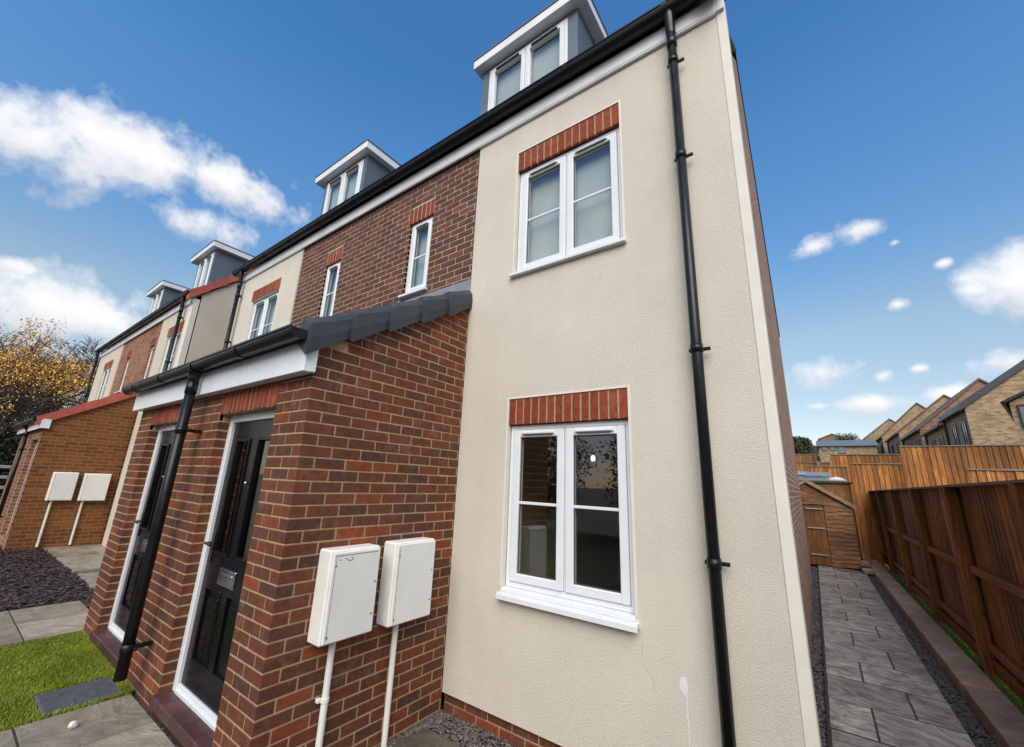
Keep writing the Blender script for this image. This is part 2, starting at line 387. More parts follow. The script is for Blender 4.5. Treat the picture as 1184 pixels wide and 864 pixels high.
def bricks(mb, axis, P, out, a0, a1, z0, rows, holes=(), rising=+1, start=lambda r: 0.0, top=None, depth=.03, k0=0, rnd=None):
    """individual bricks laid in stretcher bond on a plane. start(r): length of first brick (0 -> full) measured from a0 going to a1"""
    rnd = rnd or random
    sgn = 1 if a1 > a0 else -1; Ltot = abs(a1 - a0)
    for r in range(rows):
        zb = z0 + r * .075 + .005; zt = zb + .065
        s = start(r); u = 0.0
        while u < Ltot - .01:
            ln = s if (u == 0 and s > 0) else .215
            e = min(u + ln, Ltot)
            segs = [(u, e)]
            for h in holes:
                hu0, hu1 = sorted(((h[0] - a0) * sgn, (h[1] - a0) * sgn))
                if h[2] < (zb + zt) / 2 < h[3]:
                    ns = []
                    for (p, q) in segs:
                        if q <= hu0 or p >= hu1: ns.append((p, q)); continue
                        if p < hu0: ns.append((p, hu0))
                        if q > hu1: ns.append((hu1, q))
                    segs = ns
            for (p, q) in segs:
                if q - p < .012: continue
                A, B = a0 + sgn * p, a0 + sgn * q
                if A > B: A, B = B, A
                j = rnd.uniform(-.0012, .0012); jz = rnd.uniform(-.001, .001)
                f0 = P + out * j; f1 = P - out * depth
                if top:      # clip by sloping top z = top(a)
                    tA, tB = top(A), top(B)
                    if max(tA, tB) <= zb + .01: continue
                    if min(tA, tB) < zt:
                        pl = [(A, zb), (B, zb), (B, zt), (A, zt)]; res = []
                        for i in range(4):
                            (x1, y1), (x2, y2) = pl[i], pl[(i + 1) % 4]
                            d1 = top(x1) - y1; d2 = top(x2) - y2
                            if d1 >= 0: res.append((x1, y1))
                            if (d1 > 0) != (d2 > 0) and d1 != d2:
                                tt = d1 / (d1 - d2); res.append((x1 + (x2 - x1) * tt, y1 + (y2 - y1) * tt))
                        if len(res) > 2:
                            if axis == 'Y': mb.prism([(a, f0, z) for a, z in res], (0, f1 - f0, 0))
                            else: mb.prism([(f0, a, z) for a, z in res], (f1 - f0, 0, 0))
                        continue
                if axis == 'Y': mb.cbox(A, B, min(f0, f1), max(f0, f1), zb + jz, zt + jz)
                else: mb.cbox(min(f0, f1), max(f0, f1), A, B, zb + jz, zt + jz)
            u = e + .010

def soldiers(parent, xl, xr, z0, z1, Y, proud=0.0, name='soldier_course', n=None, mort='mortar'):
    b = MB(); n = n or round((xr - xl) / .075); w = (xr - xl) / n
    for i in range(n):
        j = random.uniform(-.0015, .0015)
        b.cbox(xl + i * w + .0055, xl + (i + 1) * w - .0055, Y - proud + j, Y + .03, z0 + .002, z1 - .004, .003)
    o = obj(name, b, 'soldier', parent)
    m = MB(); m.box(xl, xr, Y - proud + .003, Y + .028, z0 + .004, z1 - .002)
    obj('mortar_bed', m, mort, o); return o

def window(parent, xl, xr, zb, zt, Y, sashes=2, bars=True, blind=None, sill=True, vent=True, deep=.045, big_sill=False, name='window', split=None):
    """uPVC casement window; Y = wall face; frame set back by deep"""
    F = Y + deep; fw = .038
    fr = MB()
    fr.cbox(xl, xl + fw, F, F + .06, zb, zt, .004); fr.cbox(xr - fw, xr, F, F + .06, zb, zt, .004)
    fr.cbox(xl + fw, xr - fw, F, F + .06, zt - fw, zt, .004); fr.cbox(xl + fw, xr - fw, F, F + .06, zb, zb + fw, .004)
    n = sashes; wtot = xr - xl - 2 * fw
    mull = .012
    cuts = [xl + fw + wtot * i / n for i in range(n + 1)]
    for c in cuts[1:-1]: fr.cbox(c - mull / 2, c + mull / 2, F + .002, F + .06, zb + fw, zt - fw, .002)
    root = obj(name, fr, 'pvc', parent)
    for i in range(n):
        a = cuts[i] + (mull / 2 if i else 0) + .003; b = cuts[i + 1] - (mull / 2 if i < n - 1 else 0) - .003
        c, d = zb + fw + .003, zt - fw - .003; sw = .062 if sashes > 1 else .05
        s = MB(); G = F - .012
        s.cbox(a, a + sw, G, F + .05, c, d, .006); s.cbox(b - sw, b, G, F + .05, c, d, .006)
        s.cbox(a + sw - .001, b - sw + .001, G + .0006, F + .05, d - sw, d, .006); s.cbox(a + sw - .001, b - sw + .001, G + .0006, F + .05, c, c + sw, .006)
        sa = obj('sash', s, 'pvc', root)
        # inner glazing bead, dark gasket, pane, bar
        gk = MB(); x0, x1, z0, z1 = a + sw, b - sw, c + sw, d - sw; t = .006
        for q in ((x0, x0 + t, z0, z1), (x1 - t, x1, z0, z1), (x0 + t, x1 - t, z0, z0 + t), (x0 + t, x1 - t, z1 - t, z1)): gk.box(q[0], q[1], F + .008, F + .016, q[2], q[3])
        obj('gasket', gk, 'screw', root)
        p = MB(); p.face([(x0, F + .02, z0), (x1, F + .02, z0), (x1, F + .02, z1), (x0, F + .02, z1)]); obj('pane', p, 'glass', root)
        if bars:
            q = MB(); zm = (z0 + z1) / 2 + .0; q.cbox(x0, x1, F + .005, F + .0175, zm - .011, zm + .011, .003); obj('glazing_bar', q, 'pvc', root)
        if vent:
            v = MB(); vw = min(.30, (b - a) * .62); cx = (a + b) / 2
            v.cbox(cx - vw / 2, cx + vw / 2, G - .018, G + .002, d - .040, d - .018, .006)
            v.cbox(cx - vw / 2 - .012, cx - vw / 2, G - .012, G + .002, d - .044, d - .014, .004); v.cbox(cx + vw / 2, cx + vw / 2 + .012, G - .012, G + .002, d - .044, d - .014, .004)
            vv = MB(); vv.box(cx - vw / 2 + .01, cx + vw / 2 - .01, G - .014, G - .002, d - .046, d - .041)
            obj('trickle_vent', v, 'pvc', root); obj('vent_slot', vv, 'screw', root)
    if blind:
        bl = MB(); zz = zt - .02
        bl.box(xl + fw, xr - fw, F + .10, F + .104, zb + .01, zz)
        obj('blind', bl, 'blind', root)
    if sill:
        s = MB()
        if big_sill:
            s.cbox(xl - .012, xr + .03, Y - .055, Y + .045, zb - .062, zb - .030, .004)
            s.cbox(xl - .004, xr + .006, Y - .014, Y + .06, zb - .030, zb - .001, .004)
            s.cbox(xl - .014, xr + .034, Y - .062, Y - .050, zb - .078, zb - .040, .003)
        else:
            s.cbox(xl - .03, xr + .03, Y - .045, Y + .04, zb - .034, zb - .003, .004)
        obj('sill', s, 'pvc', root)
    return root

def opening_bead(parent, xl, xr, zb, zt, Y, mat='bead'):
    b = MB(); w = .016; p = .003
    b.box(xl - w, xl + .002, Y - p, Y + .04, zb, zt + w); b.box(xr - .002, xr + w, Y - p, Y + .04, zb, zt + w); b.box(xl + .003, xr - .003, Y - p, Y + .04, zt + .001, zt + w)
    return obj('render_bead', b, mat, parent)

def gutter(parent, x0, x1, Y, z, r=.062, axis='X', name='gutter', caps=True):
    b = MB(); n = 10
    prof = []
    for i in range(n + 1):
        w = math.pi + math.pi * i / n; prof.append((math.cos(w) * r, math.sin(w) * r * 1.05))
    prof2 = [(a * .9, c * .9 + .002) for a, c in prof]
    for X0, X1 in ((x0, x1),):
        for pr, fl in ((prof, 0), (prof2, 1)):
            for i in range(n):
                q = [(X0, Y + pr[i][0], z + pr[i][1]), (X1, Y + pr[i][0], z + pr[i][1]), (X1, Y + pr[i + 1][0], z + pr[i + 1][1]), (X0, Y + pr[i + 1][0], z + pr[i + 1][1])]
                b.face(q if fl else q[::-1])
        for s_ in (-1, 1): b.box(X0, X1, Y + s_ * r - .007, Y + s_ * r + .007, z - .004, z + .010)
        for xe, d in ((X0, -1), (X1, 1)):
            b.prism([(xe, Y + a * 1.08, z + c * 1.08) for a, c in prof], (d * .012, 0, 0))
    # union brackets
    x = x0 + .35
    while x < x1 - .1:
        pr = [(a * 1.10, c * 1.10) for a, c in prof]
        for i in range(n):
            for xx in (x,):
                b.hexa([(xx, Y + pr[i][0] * .94, z + pr[i][1] * .94), (xx + .045, Y + pr[i][0] * .94, z + pr[i][1] * .94), (xx + .045, Y + pr[i + 1][0] * .94, z + pr[i + 1][1] * .94), (xx, Y + pr[i + 1][0] * .94, z + pr[i + 1][1] * .94),
                        (xx, Y + pr[i][0], z + pr[i][1]), (xx + .045, Y + pr[i][0], z + pr[i][1]), (xx + .045, Y + pr[i + 1][0], z + pr[i + 1][1]), (xx, Y + pr[i + 1][0], z + pr[i + 1][1])])
        x += .92
    return obj(name, b, 'black_pvc', parent)

def downpipe(parent, x, Y, z0, z1, clips, gy, gz, r=.034, jog=True, side=1, foot=None, arm=.075):
    b = MB()
    path = [(x, Y, z0), (x, Y, z1)]
    b.tube(path, r, 16)
    for c in clips: b.tube([(x, Y, c - .028), (x, Y, c + .028)], r * 1.16, 16)
    b.tube([(x, Y, z1 - .12), (x, Y, z1 - .01)], r * 1.15, 16)
    b.tube([(x, Y, z1 - .02), (x, Y, z1 + .03), (x, (Y + gy) / 2, z1 + .07), (x, gy, gz - .03), (x, gy, gz + .02)], [r * 1.1, r * 1.1, r * 1.12, r * 1.25, r * 1.35], 16)
    if foot: b.tube([(x, Y, z0 + .08), (x, Y, z0), (x + foot[0], Y + foot[1], z0 - .06)], r * 1.1, 14)
    o = obj('downpipe', b, 'black_pvc', parent, smooth=True)
    for c in clips:
        k = MB(); k.cbox(x - .012, x + .012 , Y + r * .8, Y + arm, c - .015, c + .015, .003)
        k.cbox(x + side * .02, x + side * .078, Y + r * .55, Y + r * .55 + .022, c - .012, c + .010, .004)
        k.cbox(x - side * .055, x - side * .02, Y + r * .55, Y + r * .55 + .022, c - .012, c + .010, .004)
        obj('pipe_clip', k, 'black_pvc', o)
    return o

PITCH = .97
def main_roof(parent, x0, x1, Yf, mat='tile', depth=8.7, ze=5.5, name='roof', right_over=0, left_over=0):
    yr = Yf + depth / 2; zr = ze + PITCH * (depth / 2 + .12)
    b = MB(); a, c = x0 - left_over, x1 + right_over; T = .05
    # tile courses: overlapping thin wedges
    n = 15; L0 = Yf - .12
    for k in range(n):
        y0 = L0 + (yr - L0) * k / n; y1 = L0 + (yr - L0) * (k + 1.12) / n
        y1 = min(y1, yr)
        z0 = ze + PITCH * (y0 - L0) + .03; z1 = ze + PITCH * (y1 - L0)
        b.hexa([(a, y0, z0), (c, y0, z0), (c, y1, z1), (a, y1, z1), (a, y0, z0 + .03), (c, y0, z0 + .03), (c, y1, z1 + .012), (a, y1, z1 + .012)])
    yb = Yf + depth + .12
    b.hexa([(a, yr, zr - .02), (c, yr, zr - .02), (c, yb, ze - .02), (a, yb, ze - .02), (a, yr, zr + .03), (c, yr, zr + .03), (c, yb, ze + .03), (a, yb, ze + .03)])
    b.tube([(a, yr, zr + .02), (c, yr, zr + .02)], .11, 10)
    return obj(name, b, mat, parent)

def gable(parent, X, Yf, depth, z0, ze, mat, name='gable_wall', t=.12, out=1, skew=0.0):
    yr = Yf + depth / 2; zr = ze + PITCH * depth / 2
    b = MB(); pts = [(0, Yf, z0), (0, Yf + depth, z0), (0, Yf + depth, ze), (0, yr, zr), (0, Yf, ze)]
    P = [(X + skew * (p[1] - Yf), p[1], p[2]) for p in pts]
    b.prism(P, (-out * t, 0, 0)); return obj(name, b, mat, parent, uv=True)

def dormer(parent, xl, xr, bl, br, wl, wr, Yf, z1=7.27, z2=7.43, Yb=None):
    """flat roofed dormer; roof xl..xr, body bl..br, window wl..wr"""
    Yb = Yf + .12
    zbot = 5.5 + PITCH * (Yb - Yf + .35 + .1)    # where the face meets the roof
    b = MB()
    yb = Yf + 1.55
    b.box(bl, wl, Yb, Yb + .06, zbot - .4, z1); b.box(wr, br, Yb, Yb + .06, zbot - .4, z1); b.box(wl, wr, Yb + .001, Yb + .06, z1 - .05, z1); b.box(wl, wr, Yb, Yb + .06, zbot - .4, zbot - .02)
    b.box(bl, bl + .05, Yb + .06, yb, zbot - .4, z1); b.box(br - .05, br, Yb + .06, yb, zbot - .4, z1)
    d = obj('dormer', b, 'clad', parent)
    r = MB(); r.cbox(xl, xr, Yf, yb, z1 + .002, z2 - .022, .004); obj('dormer_roof', r, 'fascia', d)
    e = MB(); e.cbox(xl - .012, xr + .012, Yf - .012, yb, z2 - .0215, z2 + .004, .004); obj('dormer_roof_edge', e, 'membrane', d)
    # folded seams on cheeks
    for x, sg in ((bl, -1), (br, 1)):
        s = MB(); y = Yb + .45
        while y < yb - .2:
            s.box(x - .006 if sg > 0 else x - .012, x + .012 if sg > 0 else x + .006, y, y + .016, zbot, z1 - .003); y += .42
        obj('cladding_seam', s, 'clad', d)
    fr = MB(); F = Yb - .006; fw = .045; zb, zt = zbot - .02, z1 - .052; cx = (wl + wr) / 2
    for q in ((wl, wl + fw, zb, zt), (wr - fw, wr, zb, zt), (wl + fw, wr - fw, zt - fw, zt), (wl + fw, wr - fw, zb, zb + fw), (cx - .008, cx + .008, zb + fw, zt - fw)):
        fr.cbox(q[0], q[1], F, F + .06, q[2], q[3], .004)
    for a, c in ((wl + fw + .002, cx - .011), (cx + .011, wr - fw - .002)):
        sw = .055
        for q in ((a, a + sw, zb + fw, zt - fw - .002), (c - sw, c, zb + fw, zt - fw - .002), (a + sw, c - sw, zt - fw - sw, zt - fw - .002), (a + sw, c - sw, zb + fw, zb + fw + sw)):
            fr.cbox(q[0], q[1], F - .012, F + .05, q[2], q[3], .004)
    obj('dormer_window', fr, 'pvc', d)
    bl_ = MB()
    for a, c in ((wl + fw + .057, cx - .066), (cx + .066, wr - fw - .057)):
        p = MB(); v = MB()
        p.face([(a, F + .02, zb + .1), (c, F + .02, zb + .1), (c, F + .02, zt - .1), (a, F + .02, zt - .1)])
        v.cbox(a + .03, c - .03, F - .034, F - .010, zt - .098, zt - .07, .005)
        obj('pane', p, 'glass', d); obj('trickle_vent', v, 'dark_trim', d)
    bl_.box(wl + fw, wr - fw, F + .09, F + .094, zb, zt)
    obj('blind', bl_, 'blind', d)
    return d

# ================================================================== HOUSES, first block
ZF = 5.35      # underside of the fascia
D = -1.47; XP = -2.44; XPL = -6.29
def end_house():
    h = thing('terraced_house', 'nearest cream rendered end house with a black downpipe near its right corner', 'house', (-1.2, 0, 0), 'terraced houses in the row')
    w = MB(); G = (-1.89, -.825, .90, 2.39); U = (-1.90, -.815, 3.60, 4.99)
    panel(w, 'Y', 0, XP, 0, .045, 5.52, [G, U]); obj('wall', w, 'render', h)
    # corner return band, smooth
    c = MB(); c.cbox(.0, .065, -.004, .14, .045, 5.52, .006); c.box(-.12, .0, .02, .14, .045, 5.52); obj('corner_band', c, 'bead', h)
    gable(h, -.045, .14, 8.56, -.2, 5.52, 'gable_brick', skew=-.007)
    pl = MB(); bricks(pl, 'Y', .03, -1, XP, .05, -.18, 3, start=lambda r: .1025 if r % 2 else 0); o = obj('plinth', pl, 'brick', h)
    mo = MB(); mo.box(XP, .06, .036, .12, -.2, .046); obj('mortar_bed', mo, 'mortar', o)
    # upper brick panel of this house (right half of the brick face)
    brick_face(h, -4.40, XP, [(-3.56, -3.155, 3.76, 5.0)])
    soldiers(h, -1.89, -.825, 2.166, 2.39, .004, 0); window(h, -1.885, -.83, .905, 2.165, 0, big_sill=True); opening_bead(h, -1.89, -.825, .905, 2.39, 0)
    soldiers(h, -1.90, -.815, 4.77, 4.99, .004, 0); window(h, -1.895, -.82, 3.60, 4.77, 0, blind=True); opening_bead(h, -1.90, -.815, 3.60, 4.99, 0)
    soldiers(h, -3.60, -3.14, 4.785, 5.0, .018, .002, n=6, mort='mortar_up'); window(h, -3.56, -3.155, 3.80, 4.783, .02, sashes=1, blind=True, deep=.03)
    # room behind the ground floor window
    r = MB(); X0, X1, Y0, Y1, Z0, Z1 = -2.40, -.3, .13, 3.6, .30, 2.42
    r.face([(X0, Y0, Z0), (X0, Y1, Z0), (X0, Y1, Z1), (X0, Y0, Z1)]); r.face([(X1, Y0, Z0), (X1, Y0, Z1), (X1, Y1, Z1), (X1, Y1, Z0)])
    r.face([(X0, Y1, Z0), (X1, Y1, Z0), (X1, Y1, Z1), (X0, Y1, Z1)]); r.face([(X0, Y0, Z1), (X1, Y0, Z1), (X1, Y1, Z1), (X0, Y1, Z1)])
    ro = obj('room', r, 'room', h); fl = MB(); fl.box(X0, X1, Y0, Y1, Z0 - .05, Z0); obj('room_floor', fl, 'room_floor', ro)
    la = MB(); la.tube([(-2.05, 2.05, 1.99), (-2.05, 2.05, 2.03), (-2.05, 2.05, 2.06)], [.02, .03, .015], 12); lo = obj('ceiling_lamp', la, 'lamp', ro)
    lc = MB(); lc.tube([(-2.05, 2.05, 2.06), (-2.05, 2.05, 2.42)], .004, 6); obj('lamp_cord', lc, 'screw', ro)
    f = MB(); f.cbox(-4.40, .0, -.035, .0, ZF, 5.50, .004); f.box(-4.40, 0, -.030, -.004, ZF - .012, ZF + .001); obj('fascia', f, 'fascia', h)
    f = MB(); f.box(.0, .06, -.03, .13, 5.35, 5.56); obj('box_end', f, 'fascia', h)
    ro = main_roof(h, -4.40, -.10, 0)
    gutter(h, -4.40, .035, -.105, 5.56, .068)
    # dry verge caps stepping up the gable
    v = MB(); y = -.16
    for k in range(17):
        z = 5.5 + PITCH * (y + .12); xe = (.068 if y < .12 else -.012 - .007 * y); xf = xe - .004
        v.hexa([(-.12, y, z - .03), (xe, y, z - .03), (xf, y + .30, z + .25), (-.12, y + .30, z + .25), (-.12, y, z + .075), (xe, y, z + .075), (xf, y + .30, z + .33), (-.12, y + .30, z + .33)])
        y += .265
    obj('verge_cap', v, 'tile', h)
    v = MB(); yr = 4.35; zr = 5.5 + PITCH * 4.47
    v.hexa([(-.14, yr, zr - .05), (-.058, yr, zr - .05), (-.088, 8.82, 5.45), (-.2, 8.82, 5.45), (-.14, yr, zr + .07), (-.058, yr, zr + .07), (-.088, 8.82, 5.57), (-.2, 8.82, 5.57)])
    obj('rear_verge', v, 'dark_trim', h)
    downpipe(h, -.325, -.085, -.05, 5.28, [5.02, 4.1, 2.58, 1.29], -.105, 5.50)
    dormer(h, -3.01, -1.32, -2.93, -1.45, -2.80, -1.585, .35)
    # patched filler and chased cable line low on the wall
    p = MB()
    rr = random.Random(3)
    pts = [(-.555 + math.cos(a) * .028 * rr.uniform(.6, 1.1), -.0035, .60 + math.sin(a) * .05 * rr.uniform(.7, 1.1)) for a in [2 * math.pi * i / 18 for i in range(18)]]
    p.prism(pts, (0, .003, 0)); p.box(-.548, -.541, -.0032, 0, .05, .56); obj('filler_patch', p, 'white_plastic', h)
    sc = MB()
    for ln in ([(-.785, .765), (-.789, .73), (-.791, .69)], [(-.786, .65), (-.765, .625), (-.742, .60), (-.728, .57), (-.724, .53)], [(-2.19, .52), (-2.15, .55)]):
        for (x0, z0), (x1, z1) in zip(ln, ln[1:]):
            d = Vector((x1 - x0, 0, z1 - z0)).normalized(); nx, nz_ = -d.z * .0011, d.x * .0011
            sc.prism([(x0 - nx, -.0008, z0 - nz_), (x1 - nx, -.0008, z1 - nz_), (x1 + nx, -.0008, z1 + nz_), (x0 + nx, -.0008, z0 + nz_)], (0, .001, 0))
    obj('scuff_mark', sc, 'scuff', h)
    w2 = MB(); w2.box(-4.4, -.115, 8.70, 8.82, -.2, 5.5); obj('rear_wall', w2, 'gable_brick', h, uv=True)
    return h

def brick_face(h, a, b, holes, z0=2.2, Y=.02):
    rows = 42
    m = MB(); bricks(m, 'Y', Y, -1, a, b, 2.25 - .0, rows, holes, start=lambda r: .1025 if r % 2 else 0)
    o = obj('brick_face', m, 'brick_up', h)
    mo = MB(); panel(mo, 'Y', Y + .0035, a, b, z0, 5.5, holes, t=.1); obj('mortar_bed', mo, 'mortar_up', o)

def second_house():
    h = thing('terraced_house', 'terraced house joined left of the nearest one, above the left black door', 'house', (-6.6, 0, 0), 'terraced houses in the row')
    w = MB(); U = (-7.97, -6.92, 3.60, 4.99); panel(w, 'Y', 0, -8.8, -6.31, -.1, 5.52, [U]); obj('wall', w, 'render', h)
    brick_face(h, -6.31, -4.40, [(-5.50, -5.10, 3.76, 5.0)])
    soldiers(h, -8.0, -6.92, 4.77, 4.99, .004, .012); window(h, -7.965, -6.925, 3.60, 4.77, 0, blind=True); opening_bead(h, -7.97, -6.92, 3.60, 4.77, 0)
    soldiers(h, -5.56, -5.10, 4.785, 5.0, .018, .002, n=6, mort='mortar_up'); window(h, -5.50, -5.10, 3.80, 4.783, .02, sashes=1, blind=True, deep=.03)
    f = MB(); f.cbox(-8.8, -4.4, -.034, .0, ZF, 5.50, .004); f.box(-8.8, -4.4, -.030, -.004, ZF - .012, ZF + .001); obj('fascia', f, 'fascia', h)
    main_roof(h, -8.82, -4.40, 0); gutter(h, -8.80, -4.40, -.105, 5.56, .068)
    gable(h, -8.8, .0, 8.7, -.2, 5.48, 'gable_brick', out=-1)
    downpipe(h, -8.52, -.085, 0, 5.28, [5.0, 4.05, 2.5, 1.3], -.105, 5.50)
    dormer(h, -7.17, -5.48, -6.97, -5.60, -6.88, -5.71, .35)
    w2 = MB(); w2.box(-8.8, -4.4, 8.70, 8.82, -.2, 5.5); obj('rear_wall', w2, 'gable_brick', h, uv=True)

def front_door(parent, xl, xr, z0, z1, Y, knob_left=True, detail=True):
    """black panelled door in white frame; xl..xr opening, Y = wall face"""
    F = Y + .085; fw = .062
    fr = MB(); fr.cbox(xl, xl + fw, F, F + .07, z0, z1, .005); fr.cbox(xr - fw, xr, F, F + .07, z0, z1, .005); fr.cbox(xl + fw, xr - fw, F, F + .07, z1 - fw, z1, .005)
    fr.cbox(xl + fw, xr - fw, F - .004, F + .07, z0 + .001, z0 + .028, .003); fr.cbox(xl + fw, xr - fw, F + .012, F + .07, z0 + .028, z0 + .055, .003)
    a, b, c, d = xl + fw + .004, xr - fw - .004, z0 + .058, z1 - fw - .004
    DY = F + .026; W = b - a; k = W / .87
    lf = MB()
    # leaf: stiles and rails with openings
    gz0, gz1 = c + .93, d - .16
    gx = [(a + .135 * k, a + .345 * k), (a + .525 * k, a + .735 * k)]
    holes = [(g0, g1, gz0, gz1) for g0, g1 in gx] + [(a + .115 * k, a + .37 * k, c + .19, c + .66), (a + .50 * k, a + .755 * k, c + .19, c + .66)]
    panel(lf, 'Y', DY, a, b, c, d, holes, t=.04)
    for (g0, g1, y0, y1) in holes[2:]:       # recessed lower panels with raised fields
        lf.box(g0, g1, DY + .014, DY + .03, y0, y1); lf.cbox(g0 + .045, g1 - .045, DY + .002, DY + .016, y0 + .045, y1 - .045, .008)
    for (g0, g1, y0, y1) in holes[:2]:       # mouldings round the glass
        t = .02
        for q in ((g0 - t, g0, y0 - t, y1 + t), (g1, g1 + t, y0 - t, y1 + t), (g0, g1, y0 - t, y0), (g0, g1, y1, y1 + t)): lf.cbox(q[0], q[1], DY - .014, DY + .004, q[2], q[3], .006)
    for (g0, g1, y0, y1) in holes[2:]:
        t = .012
        for q in ((g0 - t, g0, y0 - t, y1 + t), (g1, g1 + t, y0 - t, y1 + t), (g0, g1, y0 - t, y0), (g0, g1, y1, y1 + t)): lf.cbox(q[0], q[1], DY - .007, DY + .004, q[2], q[3], .004)
    door = obj('front_door', lf, 'door', parent)
    obj('door_frame', fr, 'pvc', door)
    for (g0, g1, y0, y1) in holes[:2]:
        p = MB(); p.face([(g0, DY + .014, y0), (g1, DY + .014, y0), (g1, DY + .014, y1), (g0, DY + .014, y1)]); obj('door_glass', p, 'door_glass', door)
    bk = MB(); bk.box(a, b, DY + .25, DY + .26, c, d); obj('hall_curtain', bk, 'room', door)
    cx = (a + b) / 2 - .0
    lb = MB(); lb.cbox(cx - .15 * k, cx + .13 * k, DY - .010, DY + .002, c + .715, c + .83, .004); lb.cbox(cx - .115 * k, cx + .095 * k, DY - .016, DY - .008, c + .735, c + .80, .004)
    lo = obj('letterbox', lb, 'chrome', door); l2 = MB(); l2.box(cx - .115 * k, cx + .095 * k, DY - .0175, DY - .0155, c + .80, c + .806)
    hx = a + .055
    hd = MB(); hd.cbox(hx - .018, hx + .018, DY - .012, DY + .002, c + .83, c + 1.07, .006); hd.tube([(hx, DY - .01, c + .98), (hx, DY - .055, c + .98)], .010, 10)
    hd.tube([(hx - .008, DY - .055, c + .98), (hx + .11, DY - .06, c + .975)], .010, 10); obj('door_handle', hd, 'chrome' if not detail else 'dark_trim', door)
    kn = MB(); kx = (a + b) / 2; kn.tube([(kx, DY - .004, c + 1.45), (kx, DY - .012, c + 1.45), (kx, DY - .02, c + 1.45)], [.006, .013, .004], 10); obj('spyhole', kn, 'chrome', door)
    kh = MB(); kh.tube([(b - .06, DY - .001, c + .67), (b - .06, DY - .008, c + .67)], .007, 8); obj('door_stud', kh, 'chrome', door)
    return door

